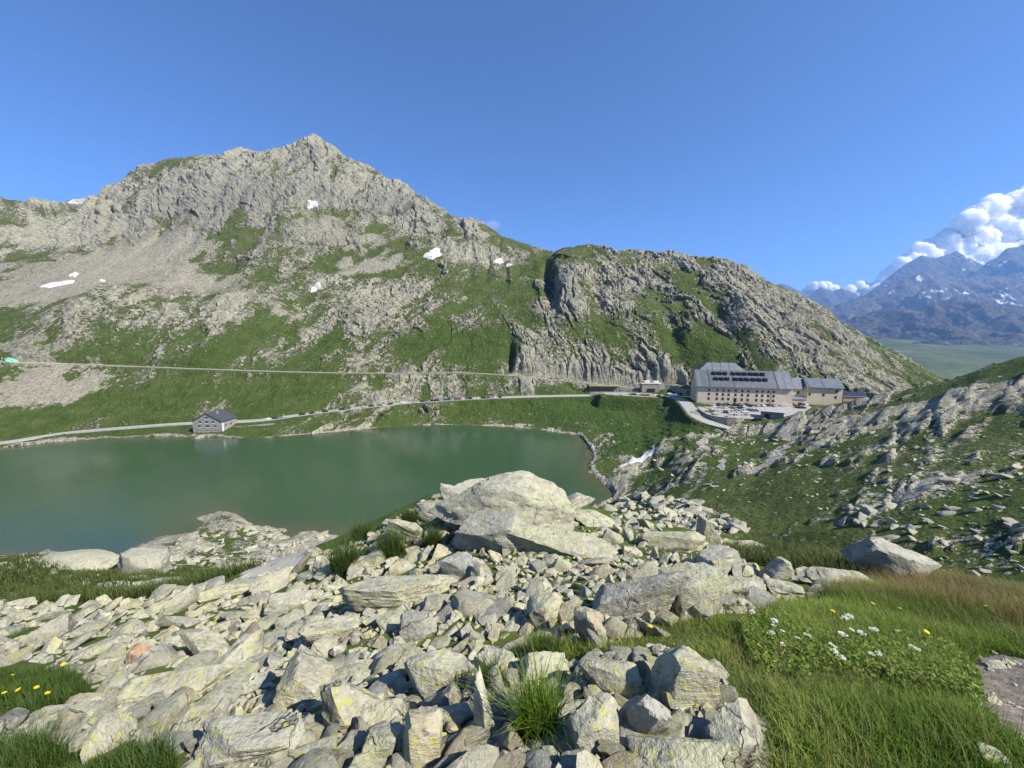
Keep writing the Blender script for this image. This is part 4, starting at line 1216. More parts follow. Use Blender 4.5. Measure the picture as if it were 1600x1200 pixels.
# ---- hospice
class Frame:
    """a thing's own axes: x along its front, y into it, z up"""
    def __init__(self, name, A, B, z):
        self.A = Vector((A[0], A[1], z)); d = Vector((B[0] - A[0], B[1] - A[1], 0))
        self.L = d.length
        self.o = empty(name, self.A, math.atan2(d.y, d.x))
def gable_house(fr, L, D, eave, ridge, wall, roof, over=1.1, base=-3.0, x0=0., y0=0., hip=0., right_gable=True, rt=.3):
    m = MB()
    m.prism([(y0, base), (y0 + D, base), (y0 + D, eave), (y0 + D / 2, ridge - .35), (y0, eave)] if not hip else [(y0, base), (y0 + D, base), (y0 + D, eave), (y0, eave)], 'x', x0, x0 + L)
    w = m.build('wall', wall, fr.o)
    r = MB()
    k = (ridge - eave) / (D / 2)
    if not hip:
        for s in (0, 1):
            ya, yb = (y0 - over, y0 + D / 2) if s == 0 else (y0 + D + over, y0 + D / 2)
            za = eave - k * over
            v = [(x0 - over * .5, ya, za), (x0 + L + over * .5, ya, za), (x0 + L + over * .5, yb, ridge), (x0 - over * .5, yb, ridge)]
            r.add(v + [(a, b, c + rt) for a, b, c in v], [(3, 2, 1, 0), (4, 5, 6, 7), (0, 1, 5, 4), (1, 2, 6, 5), (2, 3, 7, 6), (3, 0, 4, 7)])
    else:
        a, b, c, d = x0 - over, x0 + L + over, y0 - over, y0 + D + over
        v = [(a, c, eave), (b, c, eave), (b, d, eave), (a, d, eave), (a + hip, y0 + D / 2 - 1.5, ridge), (b - hip, y0 + D / 2 - 1.5, ridge), (b - hip, y0 + D / 2 + 1.5, ridge), (a + hip, y0 + D / 2 + 1.5, ridge)]
        r.add(v, [(3, 2, 1, 0), (0, 1, 5, 4), (1, 2, 6, 5), (2, 3, 7, 6), (3, 0, 4, 7), (4, 5, 6, 7)])
    ro = r.build('roof', roof, fr.o)
    return w, ro
def window(fr, x, z, w=1.15, h=1.5, y=0., name='window', parent=None):
    """reveal with frame and dark pane on the front face at y"""
    m = MB()
    f = .12
    m.box(x - w / 2 - f, x - w / 2, y - .06, y + .10, z - f, z + h + f).box(x + w / 2, x + w / 2 + f, y - .06, y + .10, z - f, z + h + f)
    m.box(x - w / 2, x + w / 2, y - .06, y + .10, z + h, z + h + f).box(x - w / 2, x + w / 2, y - .10, y + .10, z - f, z)
    m.box(x - .05, x + .05, y - .05, y + .06, z, z + h)
    wo_ = m.build(name, M_frame, fr.o)
    MB().box(x - w / 2, x + w / 2, y - .025, y + .06, z, z + h).build('pane', M_glass, wo_)
    return wo_
A = at(1087.5, 632, 289); B = at(1237, 632, 273.5)
HG = 21.0
fr = Frame('hospice', (A.x, A.y), (B.x, B.y), HG)
L = fr.L
tag(fr.o, 'long cream hospice with grey roof, two rows of dormers and three rows of windows', 'hospice')
EV, RG, DP = 13.7, 24.2, 22.0
gable_house(fr, L, DP, EV, RG, M_plaster, M_roof, 1.25)
k = (RG - EV) / (DP / 2)
def on_roof(y): return EV + k * y + .3
# standing seams and a paler right-hand bay
for fx in (.135, .145, .40, .845, .85, .93):
    m = MB(); x = L * fx
    v = [(x - .09, -1.3, on_roof(-1.3) + .02), (x + .09, -1.3, on_roof(-1.3) + .02), (x + .09, DP / 2, on_roof(DP / 2) + .02), (x - .09, DP / 2, on_roof(DP / 2) + .02)]
    m.add(v + [(a, b, c + .16) for a, b, c in v], [(3, 2, 1, 0), (4, 5, 6, 7), (0, 1, 5, 4), (1, 2, 6, 5), (2, 3, 7, 6), (3, 0, 4, 7)])
    m.build('roof_seam', M_seam, fr.o)
for xa, xb in ((.005, .045), (.856, .995)):
    m = MB()
    v = [(L * xa, -1.2, on_roof(-1.2)), (L * xb, -1.2, on_roof(-1.2)), (L * xb, DP / 2 - .1, on_roof(DP / 2 - .1)), (L * xa, DP / 2 - .1, on_roof(DP / 2 - .1))]
    m.add(v + [(a, b, c + .06) for a, b, c in v], [(3, 2, 1, 0), (4, 5, 6, 7), (0, 1, 5, 4), (1, 2, 6, 5), (2, 3, 7, 6), (3, 0, 4, 7)])
    m.build('roof_sheet', M_roof2, fr.o)
dorm_x = [.205, .265, .325, .415, .475, .535, .60, .66, .725]
for row, yy in ((0, 7.0), (1, 3.1)):
    for dx in dorm_x:
        x = L * (dx + .012 * row); w2 = 1.15; z0 = on_roof(yy); dep = 3.1
        m = MB()      # wedge-shaped dormer: cheeks run back to the slope
        m.add([(x - w2, yy, z0 - .3), (x + w2, yy, z0 - .3), (x - w2, yy, z0 + 2.6), (x + w2, yy, z0 + 2.6), (x - w2, yy + dep, on_roof(yy + dep) - .15), (x + w2, yy + dep, on_roof(yy + dep) - .15)],
              [(0, 1, 3, 2), (2, 3, 5, 4), (0, 2, 4), (1, 5, 3)])
        d = m.build('dormer', M_seam, fr.o)
        MB().box(x - w2 + .15, x + w2 - .15, yy - .05, yy + .04, z0 + .2, z0 + 2.4).build('pane', M_glass, d)
wx_ = [.134, .222, .286, .346, .418, .488, .550, .640, .697, .757, .812]
for rz_, hh in ((9.6, 1.35), (6.3, 1.7), (2.9, 1.7)):
    for i, fx in enumerate(wx_):
        if rz_ == 2.9 and i == 4: continue
        window(fr, L * (fx + .0), rz_, 1.2 if hh < 1.5 else 1.35, hh)
m = MB(); x = L * wx_[4]
dr = MB().box(x - 1.0, x + 1.0, -.06, .05, 1.6, 4.6).build('door', M_glass, fr.o)
MB().box(x - 1.25, x + 1.25, -.12, .0, 4.6, 5.0).build('lintel', M_stone, dr)
for zz in (9.6, 6.3, 2.9):
    for yy in (5.5, 10, 15):
        m = MB().box(-.05, .05, yy - .55, yy + .55, zz, zz + 1.4); wn_ = m.build('window', M_glass, fr.o)
        MB().box(-.08, .04, yy - .7, yy + .7, zz - .18, zz).build('sill', M_stone, wn_)
MB().box(L * .29, L * .29 + .9, DP / 2 - .4, DP / 2 + .5, RG, RG + 1.6).build('chimney', M_conc, fr.o)
for k2 in range(2): MB().tube((L * (.0 if k2 == 0 else .78) + .5, -.15, .1), (L * (.0 if k2 == 0 else .78) + .5, -.15, EV - .5), .09, 5).build('downpipe', M_seam, fr.o)
# church block behind, hipped roof
fb = Frame('church_block', (A.x + 14, A.y + 30), (A.x + 14 + 38, A.y + 21.5), HG)
tag(fb.o, 'taller block with hipped grey roof and small chimney behind the long hospice roof', 'building')
gable_house(fb, 38, 15, 20.0, 28.2, M_plaster, M_roof2, 1.0, hip=9.5)
MB().box(17.6, 18.9, 6.8, 8.1, 27.6, 29.6).build('chimney', M_dark, fb.o)
for x in (12, 18.5, 25):
    v = [(x - .08, -1.0, 20.1), (x + .08, -1.0, 20.1), (x + .08, 6.0, 28.25), (x - .08, 6.0, 28.25)]
    MB().add(v + [(a, b, c + .15) for a, b, c in v], [(3, 2, 1, 0), (4, 5, 6, 7), (0, 1, 5, 4), (1, 2, 6, 5), (2, 3, 7, 6), (3, 0, 4, 7)]).build('roof_seam', M_seam, fb.o)
# link building and wing
A2 = at(1234, 620, 287); B2 = at(1259, 620, 285)
fl = Frame('link_building', (A2.x, A2.y), (B2.x, B2.y), HG)
tag(fl.o, 'small cream link with a lean-to porch between the long hospice and its plain wing', 'building')
gable_house(fl, fl.L, 15, 11.8, 18.2, M_plaster, M_roof2, 1.0)
window(fl, fl.L * .50, 7.2, 1.2, 2.2)
porch = MB().add([(.3, -3.4, 3.4), (fl.L - .6, -3.4, 3.4), (fl.L - .6, -.02, 5.6), (.3, -.02, 5.6), (.3, -3.4, 3.65), (fl.L - .6, -3.4, 3.65), (fl.L - .6, -.02, 5.85), (.3, -.02, 5.85)], [(3, 2, 1, 0), (4, 5, 6, 7), (0, 1, 5, 4), (1, 2, 6, 5), (2, 3, 7, 6), (3, 0, 4, 7)]).build('porch_roof', M_roof2, fl.o)
MB().box(.6, fl.L - .9, -2.9, -.03, -2, 3.3).build('porch_wall', M_plaster, fl.o)
A3 = at(1261, 620, 283); B3 = at(1316, 620, 277)
fw = Frame('hospice_wing', (A3.x, A3.y), (B3.x, B3.y), HG)
tag(fw.o, 'plain yellowish wing with few windows and pale grey roof at the end of the hospice', 'building')
gable_house(fw, fw.L, 16, 13.4, 18.6, M_plaster2, M_roof2, 1.2)
for fx, zz in ((.04, 6.8), (.44, 6.6), (.80, 9.6), (.79, 5.2)): window(fw, fw.L * fx + .6, zz, 1.15, 1.7)
for fx in (.02, .47):
    k3 = 5.2 / 8.0; x = fw.L * fx
    v = [(x - .08, -1.25, 13.4 - k3 * 1.25 + .33), (x + .08, -1.25, 13.4 - k3 * 1.25 + .33), (x + .08, 8, 18.93), (x - .08, 8, 18.93)]
    MB().add(v + [(a, b, c + .15) for a, b, c in v], [(3, 2, 1, 0), (4, 5, 6, 7), (0, 1, 5, 4), (1, 2, 6, 5), (2, 3, 7, 6), (3, 0, 4, 7)]).build('roof_seam', M_seam, fw.o)
MB().box(-1.6, -.02, 1.0, 6.0, -3, 12.4).build('stair_turret', M_plaster2, fw.o)
# low building with solar panels
A4 = at(1318, 622, 296); B4 = at(1356, 622, 292)
fs_ = Frame('solar_shed', (A4.x, A4.y), (B4.x, B4.y), HG + 1)
tag(fs_.o, 'low orange-walled building with dark blue solar panels on its roof', 'building')
MB().box(0, fs_.L, 0, 9, -3, 2.6).build('wall', plain('orange_render', (.60, .38, .22), .9), fs_.o)
MB().add([(-.3, -.5, 2.6), (fs_.L + .3, -.5, 2.6), (fs_.L + .3, 9, 4.2), (-.3, 9, 4.2), (-.3, -.5, 2.8), (fs_.L + .3, -.5, 2.8), (fs_.L + .3, 9, 4.4), (-.3, 9, 4.4)], [(3, 2, 1, 0), (4, 5, 6, 7), (0, 1, 5, 4), (1, 2, 6, 5), (2, 3, 7, 6), (3, 0, 4, 7)]).build('roof', M_roof2, fs_.o)
M_solar = plain('solar_cells', (.010, .016, .05), .5, (.014, .022, .065), 2, 0, .25, 0)
for i in range(5):
    x = .5 + i * fs_.L / 5.1
    MB().add([(x, 1.2, 3.15), (x + 3.0, 1.2, 3.15), (x + 3.0, 5.2, 6.0), (x, 5.2, 6.0), (x, 1.2, 3.27), (x + 3.0, 1.2, 3.27), (x + 3.0, 5.2, 6.12), (x, 5.2, 6.12)], [(3, 2, 1, 0), (4, 5, 6, 7), (0, 1, 5, 4), (1, 2, 6, 5), (2, 3, 7, 6), (3, 0, 4, 7)]).build('solar_panel', M_solar, fs_.o)
# shed below the car park
A5 = at(1189, 653, 236); B5 = at(1224, 656, 230)
fh = Frame('stone_shed', (A5.x, A5.y), (B5.x, B5.y), 20.6)
tag(fh.o, 'dark stone shed with arched doorway and flat slab roof below the car park', 'shed')
MB().box(0, fh.L, 0, 9, -2.5, 4.6).build('wall', M_stone2, fh.o)
MB().add([(-.6, -.7, 4.6), (fh.L + .6, -.7, 4.6), (fh.L + 5, 9.6, 5.3), (-.6, 9.6, 5.3), (-.6, -.7, 4.95), (fh.L + .6, -.7, 4.95), (fh.L + 5, 9.6, 5.65), (-.6, 9.6, 5.65)], [(3, 2, 1, 0), (4, 5, 6, 7), (0, 1, 5, 4), (1, 2, 6, 5), (2, 3, 7, 6), (3, 0, 4, 7)]).build('roof', M_conc, fh.o)
m = MB(); n = 10
m.prism([(1.6, -.3), (4.6, -.3), (4.6, 2.2)] + [(3.1 + 1.5 * math.cos(a), 2.2 + 1.3 * math.sin(a)) for a in [math.pi * i / n for i in range(1, n)]] + [(1.6, 2.2)], 'y', -.05, .1)
m.build('doorway', M_glass, fh.o)

# ---- car park, walls by the ramp
park = [(q.x, q.y) for q in [at_z(px, py, 21.14) for px, py in ((1089,635.5),(1095,642),(1099,645),(1107,649),(1122,652.6),(1150,654.5),(1163,654),(1188,655),(1222,652),(1256,644),(1268,636.5),(1262,633.2),(1237,635))]]
m = MB(); m.add([(x, y, HG + .14) for x, y in park], [tuple(range(len(park)))])
o = m.build('car_park', M_asph); tag(o, 'pale paved car park before the hospice', kind='structure')
def wall_line(name, pts, zt, zb, th, mat, label, cap=True):
    pl = polyline([Vector((x, y, 0)) for x, y in pts])
    root = empty(name, (pl[0].x, pl[0].y, zb if not callable(zb) else 0))
    tag(root, label, 'wall')
    m, c = MB(), MB()
    vs, fs, cv, cf = [], [], [], []
    n = len(pl)
    for i, p in enumerate(pl):
        d = pl[min(i + 1, n - 1)] - pl[max(i - 1, 0)]; d.normalize(); s = Vector((d.y, -d.x, 0))
        t_ = i / (n - 1)
        top = zt[0] + (zt[1] - zt[0]) * t_
        for e, z in ((-th / 2, top), (th / 2, top), (-th / 2, zb), (th / 2, zb)):
            q = p + s * e - root.location; vs.append((q.x, q.y, z - root.location.z))
        for e, z in ((-th / 2 - .1, top + .28), (th / 2 + .1, top + .28), (-th / 2 - .1, top + .003), (th / 2 + .1, top + .003)):
            q = p + s * e - root.location; cv.append((q.x, q.y, z - root.location.z))
    for L_, F_ in ((vs, fs), (cv, cf)):
        for i in range(n - 1):
            a = i * 4; b = a + 4
            F_ += [(a, a + 1, b + 1, b), (a, b, b + 2, a + 2), (a + 1, a + 3, b + 3, b + 1), (a + 2, b + 2, b + 3, a + 3)]
        F_ += [(0, 2, 3, 1), (len(L_) - 4, len(L_) - 3, len(L_) - 1, len(L_) - 2)]
    m.add(vs, fs).build('masonry', mat, root)
    c.add(cv, cf).build('coping', M_conc, root)
    return root
g_ = [at_z(px, py, z) for px, py, z in ((1048, 622, 21), (1062, 629, 21), (1074, 641, 20.6), (1088, 654, 19.6), (1108, 664, 18.6), (1136, 673, 17.3))]
wall_line('ramp_wall', [(v.x, v.y) for v in g_], (22.0, 18.4), 12.0, .8, M_stone2, 'tall dark retaining wall on the outer side of the ramp')
g_ = [at_z(px, py, 21) for px, py in ((1092, 641), (1097, 645), (1106, 650), (1122, 654), (1150, 656), (1162, 655))]
wall_line('car_park_wall', [(v.x, v.y) for v in g_], (22.2, 22.0), 16.0, .9, M_stone, 'curved stone wall edging the car park above the ramp')

# ---- gallery and garage by the upper end of the road
G1, G2 = at_z(921, 613, 20.3), at_z(968, 613, 20.6)
fg = Frame('road_gallery', (G1.x, G1.y), (G2.x, G2.y), 20.2)
tag(fg.o, 'low gallery with dark openings between posts beside the road', 'gallery')
GL = fg.L
MB().box(0, GL, 4.5, 6.5, -2, 6.2).build('back_wall', M_stone2, fg.o)
MB().box(-.3, GL + .3, -.6, 6.6, 5.6, 6.3).build('roof', plain('gallery_roof', (.30, .27, .12), .9), fg.o)
MB().box(0, GL, -.15, .15, -1, 1.0).build('front_wall', M_stone2, fg.o)
for i in range(10):
    x = GL * i / 9
    MB().box(x - .18, x + .18, -.2, .2, 1.003, 5.6).build('post', M_dark, fg.o)
for zz in (2.6, 4.2): MB().box(0, GL, -.06, .06, zz, zz + .14).build('rail', M_dark, fg.o)
G3, G4 = at_z(1003, 612, 21.3), at_z(1029, 612, 21.4)
fg2 = Frame('garage_building', (G3.x, G3.y), (G4.x, G4.y), 21)
tag(fg2.o, 'flat-roofed stone garage with a dark doorway beside the parked cars', 'garage')
MB().box(0, fg2.L, 0, 8, -2, 7.2).build('wall', M_stone, fg2.o)
MB().box(-.4, fg2.L + .4, -.5, 8.4, 7.203, 7.6).build('roof', M_conc, fg2.o)
MB().box(fg2.L * .28, fg2.L * .78, -.05, .2, -.2, 3.2).build('garage_door', M_glass, fg2.o)
g_ = [at_z(1029.5, 612, 21.3), at_z(1050, 612, 21.5), at_z(1073, 617, 21.4)]
wall_line('bypass_wall', [(v.x, v.y + .5) for v in g_], (28.4, 24.5), 18.0, .9, M_stone2, 'shaded retaining wall sloping down from the garage to the hospice')

# ---- lakeside house
H1, H2 = at(302, 674, 271), at(347.5, 674, 271)
fq = Frame('lakeside_house', (H1.x, H1.y), (H2.x, H2.y), 3.0)
tag(fq.o, 'grey stone gabled house with dark slate roof standing on the lake shore', 'house')
HL_, HD = fq.L, 15.
m = MB(); m.prism([(0, -4), (HL_, -4), (HL_, 7.6), (HL_ / 2, 13.4), (0, 7.6)], 'y', 0, HD); m.build('wall', M_stone2, fq.o)
r = MB()
for s in (0, 1):
    xa, xb = (-.8, HL_ / 2) if s == 0 else (HL_ + .8, HL_ / 2)
    kk = 5.8 / (HL_ / 2)
    za = 7.6 - kk * .8 + .05
    v = [(xa, -.6, za), (xa, HD + .6, za), (xb, HD + .6, 13.45), (xb, -.6, 13.45)]
    r.add(v + [(a, b, c + .3) for a, b, c in v], [(3, 2, 1, 0), (4, 5, 6, 7), (0, 1, 5, 4), (1, 2, 6, 5), (2, 3, 7, 6), (3, 0, 4, 7)])
ro_ = r.build('roof', M_slate, fq.o)
MB().box(HL_ * .62, HL_ * .62 + 1, 6, 7, 10.5, 14.0).build('chimney', M_stone2, ro_)
M_shut = M_white
def house_window(x, z, w, h):
    f = MB().box(x - w / 2, x + w / 2, -.05, .05, z, z + h).build('window', M_glass, fq.o)
    MB().box(x - w / 2 - .1, x + w / 2 + .1, -.16, -.0, z - .45, z - .003).build('sill', M_white, f)
for x, z, w, h in ((.50, 9.6, 2.4, 1.2), (.27, 6.4, 1.7, 1.3), (.50, 6.4, 2.4, 1.3), (.71, 6.4, 1.7, 1.3), (.23, 3.3, 1.9, 1.3), (.51, 3.3, 2.4, 1.4), (.78, 3.3, 1.7, 1.3), (.19, .2, .8, .8), (.49, .2, 1.2, .8), (.72, .2, .8, .8), (.86, .2, .8, .8)):
    house_window(HL_ * x, z, w, h)
MB().box(0.1, HL_ - .1, -.10, -.003, 2.25, 2.5).build('string_course', M_stone, fq.o)
MB().box(HL_ + .003, HL_ + .10, 0.2, 1.6, -2, 7.0).build('corner_strip', M_white, fq.o)
for yy in (4, 9):
    MB().box(HL_ - .04, HL_ + .05, yy - .6, yy + .6, 3.3, 4.7).build('window', M_glass, fq.o)
strip('x', [Vector((H2.x + 1, 280, 4.3)), Vector((H2.x + 28, 287, 5.6))], 0, .5, 0, M_stone2, None, 4).name = 'terrace_wall'
tag(bpy.data.objects['terrace_wall'], 'grey terrace wall below the road beside the lakeside house', 'wall')
# jetty-like outlet below the house
MB().box(HL_ * .40, HL_ * .48, -9, -.05, -3.5, -1.6).build('drain_chute', M_conc, fq.o)

# ---- cars
CARC = {'white': (.78, .78, .77), 'dark': (.02, .021, .024), 'silver': (.42, .43, .44), 'blue': (.03, .09, .30), 'red': (.42, .03, .02), 'grey': (.13, .135, .14)}
M_car = {}
for k_, c_ in CARC.items():
    t = NT('car_paint_' + k_); M_car[k_] = t.done(c_, .3, None, .5, Coat_Weight=.6)
M_tyre = plain('tyre', (.02, .02, .02), .8)
def car_meshes():
    prof = [(-2.1, .35), (-2.15, .75), (-2.0, .95), (-1.35, 1.0), (-.75, 1.42), (.75, 1.46), (1.35, 1.05), (2.0, .9), (2.12, .6), (2.08, .35)]
    m = MB()
    for a, b, tk in ((-.86, .86, 0),):
        n = len(prof)
        vs = []
        for y, ins in ((-.88, .0), (.88, .0)):
            for x, z in prof:
                k = 1 if z < 1.1 else .82
                vs.append((x, y * k, z))
        fs = [tuple(range(n - 1, -1, -1)), tuple(range(n, 2 * n))] + [(i, (i + 1) % n, n + (i + 1) % n, n + i) for i in range(n)]
        m.add(vs, fs)
    g = MB()
    gl = [(-1.18, 1.05), (-.70, 1.37), (.70, 1.40), (1.18, 1.08)]
    for s in (-1, 1):
        v = [(x, s * (.895 - .16 * (z - 1.0) / .45), z) for x, z in gl]
        g.add(v, [(0, 1, 2, 3)] if s > 0 else [(3, 2, 1, 0)])
    g.add([(-1.34, -.72, 1.035), (-1.34, .72, 1.035), (-.80, .66, 1.42), (-.80, -.66, 1.42)], [(0, 1, 2, 3)])
    g.add([(1.36, -.72, 1.075), (1.36, .72, 1.075), (.80, .66, 1.455), (.80, -.66, 1.455)], [(3, 2, 1, 0)])
    w = MB().tube((0, -.1, 0), (0, .1, 0), .33, 10)
    return m, g, w
cm, cg, cw = car_meshes()
car_body = {k_: cm.mesh('body', M_car[k_]) for k_ in CARC}
car_glass = cg.mesh('glazing', M_glass); car_wheel = cw.mesh('wheel', M_tyre)
car_glass.materials[0] = M_glass
CAR_TXT = {'white': 'white', 'dark': 'black', 'silver': 'silver', 'blue': 'blue', 'red': 'red', 'grey': 'dark grey'}
def car(x, y, z, rz, colr, label, group, s=1.12):
    r = empty('parked_car', (x, y, z), rz); r.scale = (s, s, s)
    tag(r, label, 'car', group)
    link('body', car_body[colr], r); link('glazing', car_glass, r)
    for wx2 in (-1.3, 1.3):
        for wy in (-.80, .80):
            o = link('wheel', car_wheel, r); o.location = (wx2, wy, .33)
rc = random.Random(3)
rp = np.array([tuple(p) for p in road_pl])
road_px = np.array([proj(*p)[0] for p in rp])
lake_cars = [65,92,118,140,232,285,310,348,392,432,460,540,577,618,672,738,795,835,852,885,908,930,948,966,985,1004,1022,1040,1058,1076,1094,1112,1136,1160,1180,1198,1216]
cols = ['white','dark','grey','silver','dark','dark','silver','dark','silver','dark','grey','silver','dark','grey','dark','white','silver','dark','grey','dark','dark','silver','blue','dark','silver','blue','red','white','grey','dark','white','white','dark','grey','silver','white','dark']
for x_, c_ in zip(lake_cars, cols):
    px = 400 + .3125 * x_
    i = int(np.argmin(np.abs(road_px - px)))
    i = min(max(i, 1), len(road_pl) - 2)
    d = road_pl[i + 1] - road_pl[i - 1]; an = math.atan2(d.y, d.x); s = Vector((d.y, -d.x, 0)).normalized()
    f_ = (px - road_px[i]) / max(1e-3, road_px[i + 1] - road_px[i])
    p = road_pl[i] + (road_pl[i + 1] - road_pl[i]) * max(-1, min(1, f_)) + s * 2.3
    car(p.x, p.y, p.z + .062, an + rc.uniform(-.04, .04) + (math.pi if rc.random() < .3 else 0), c_, f'{CAR_TXT[c_]} car parked in the line along the lakeside road', f'{CAR_TXT[c_]} cars along the lakeside road')
hosp = [(390,437,'dark',1),(440,437,'grey',1),(480,432,'silver',1),(520,438,'dark',1),(330,470,'white',0),(365,484,'white',0),(447,502,'dark',1),(505,514,'white',0),(555,519,'white',0),(500,470,'grey',0),(535,486,'silver',0),(585,486,'silver',0),(635,486,'blue',0),(600,456,'white',1),(660,450,'dark',1),(710,450,'silver',1),(760,448,'white',1),(930,446,'white',0),(1025,434,'silver',1),(1070,434,'dark',1),(1050,462,'dark',0),(1085,466,'dark',0),(715,562,'dark',0),(350,452,'white',1),(410,462,'silver',0),(560,440,'grey',1),(620,438,'dark',1),(680,470,'white',0),(560,470,'dark',0),(470,485,'white',0),(610,500,'white',0),(690,490,'grey',0),(800,446,'dark',1),(850,448,'silver',1),(980,440,'white',1),(600,520,'silver',0),(1110,436,'white',1)]
for x_, y_, c_, or_ in hosp:
    v = at_z(1050 + x_ * .1875, 550 + y_ * .1875 + .9, HG + .14)
    car(v.x, v.y, HG + .142, (math.pi / 2 if or_ else .1) - .25 + rc.uniform(-.08, .08), c_, f'{CAR_TXT[c_]} car in the car park before the hospice', f'{CAR_TXT[c_]} cars in the hospice car park')
v = at_z(1262, 633, HG)
side = [(770,337,'silver'),(805,341,'dark'),(880,345,'white'),(905,347,'grey'),(960,351,'red'),(1010,355,'white'),(1055,352,'white'),(1090,360,'dark'),(1140,363,'white'),(1175,350,'dark'),(1205,334,'white'),(1240,356,'white'),(1270,347,'silver'),(1292,360,'white')]
for x_, y_, c_ in side:
    v = at_z(880 + x_ * .1375, 570 + y_ * .1375 + .6, 21.0)
    zz = 21.1
    car(v.x, v.y, zz, rc.uniform(-.3, .3), c_, f'{CAR_TXT[c_]} car on the parking strip beside the garage', f'{CAR_TXT[c_]} cars on the parking strip by the garage')
park2 = [(80, 340), (82, 326), (100, 320), (119, 313), (125, 317), (122, 334), (104, 340)]
o = MB().add([(x, y, 21.07) for x, y in park2], [tuple(range(len(park2)))]).build('parking_strip', M_asph); tag(o, 'paved parking strip beside the garage', kind='structure')
# vans above the garage
def van(x, y, z, rz, label):
    r = empty('van', (x, y, z), rz); tag(r, label, 'van')
    MB().prism([(-2.9, .4), (-2.9, 2.5), (1.4, 2.55), (2.3, 1.5), (3.0, 1.3), (3.0, .4)], 'y', -1.0, 1.0).build('body', M_white, r)
    MB().box(1.2, 2.2, -1.02, 1.02, 1.5, 2.2).build('glazing', M_glass, r)
    for a in (-1.9, 1.9):
        for b in (-.95, .95):
            o = link('wheel', car_wheel, r); o.location = (a, b, .33)
    r.scale = (1.25, 1.25, 1.25)
for px, py, lb in ((1012, 600, 'white van parked on the track above the garage'), (1026, 600.5, 'tall white camper van parked over the garage roof edge')):
    a, _ = hit(px, py); van(a.x, a.y, a.z + .1, .1, lb)

# ---- snow patches
def snow_patch(px, py, rx, ry, label, seed, tilt=0):
    g = np.random.default_rng(seed)
    n = 40
    ring = []
    ph = g.uniform(0, 6.3, 8); am = g.uniform(.6, 1.2, 8) * np.array([.28, .2, .12, .09, .06, .05, .03, .03])
    pts = [(0., 0., 1.)]
    rad = [1 + sum(am[k] * math.sin((k + 2) * a + ph[k]) for k in range(8)) * .8 for a in np.linspace(0, 2 * math.pi, n, endpoint=False)]
    vs = []; fs = []
    ct, sn = math.cos(R(tilt)), math.sin(R(tilt))
    levels = (0, .35, .7, 1.0)
    for li, l in enumerate(levels):
        for k in range(n if l else 1):
            a = 2 * math.pi * k / n
            ex, ey = rx * l * rad[k] * math.cos(a), ry * l * rad[k] * math.sin(a)
            if py > 690:                          # on the gentle near ground: spread over the ground plane
                c0 = hit(px, py)[0]; kx = math.hypot(c0.x, c0.y) / FPX * .95
                gx, gy = c0.x + (ex * ct - ey * sn) * kx, c0.y - (ex * sn + ey * ct) * kx * 2.2
                h = Vector((gx, gy, ground_z(gx, gy)))
            else:
                h, nor = hit(px + ex * ct - ey * sn, py + ex * sn + ey * ct)
            dist = (h - Vector((0, 0, H))).length
            up = (.0010 * dist) * (1 - l ** 3) + (.0007 * dist if l < 1 else -.0012 * dist)
            q = h + Vector((0, -.35, .9)).normalized() * up
            vs.append(tuple(q))
    fs += [(0, 1 + k, 1 + (k + 1) % n) for k in range(n)]
    for li in range(1, 3):
        o0 = 1 + (li - 1) * n; o1 = 1 + li * n
        fs += [(o0 + k, o1 + k, o1 + (k + 1) % n, o0 + (k + 1) % n) for k in range(n)]
    c = Vector(vs[0])
    o = MB().add([tuple(Vector(q) - c) for q in vs], fs).build('snow_patch', M_snow)
    o.location = c
    for p_ in o.data.polygons: p_.use_smooth = True
    tag(o, label, 'snow patch')
    return o
snow_patch(677, 397, 15, 9, 'largest snow patch high on the mountain, in the gully under the summit ridge', 1)
snow_patch(488, 319, 9, 8, 'small snow patch at the foot of the summit cliffs', 2)
snow_patch(90, 444, 28, 4.5, 'long thin streak of snow on the scree of the cirque', 3, -12)
snow_patch(116, 429, 8, 3.5, 'short snow fleck above the long streak in the cirque', 4, -25)
snow_patch(779, 408, 10, 4, 'flat snow patch on the terrace below the ridge', 5, -8)
snow_patch(795, 414, 5, 3, 'tiny snow fleck just below the flat terrace patch', 6)
snow_patch(494, 449, 13, 5, 'slanting snow patch above the pale slabs', 7, -30)
snow_patch(1000, 717, 30, 5.5, 'melting snow bank among rocks between the lake and the hospice', 8, -8)
snow_patch(160, 439, 6, 2, 'faint snow speck on the scree beside the long streak', 9)
# meltwater pool by the track
t = NT('turquoise_water'); M_pool = t.done((.20, .52, .40), .3, None, .5)
pool = snow_patch(17, 563, 13, 3.2, 'pool', 31)
pool.name = 'meltwater_pool'; pool.data.materials[0] = M_pool
del pool['category']
tag(pool, 'small turquoise meltwater pool beside the gravel track', kind='structure')

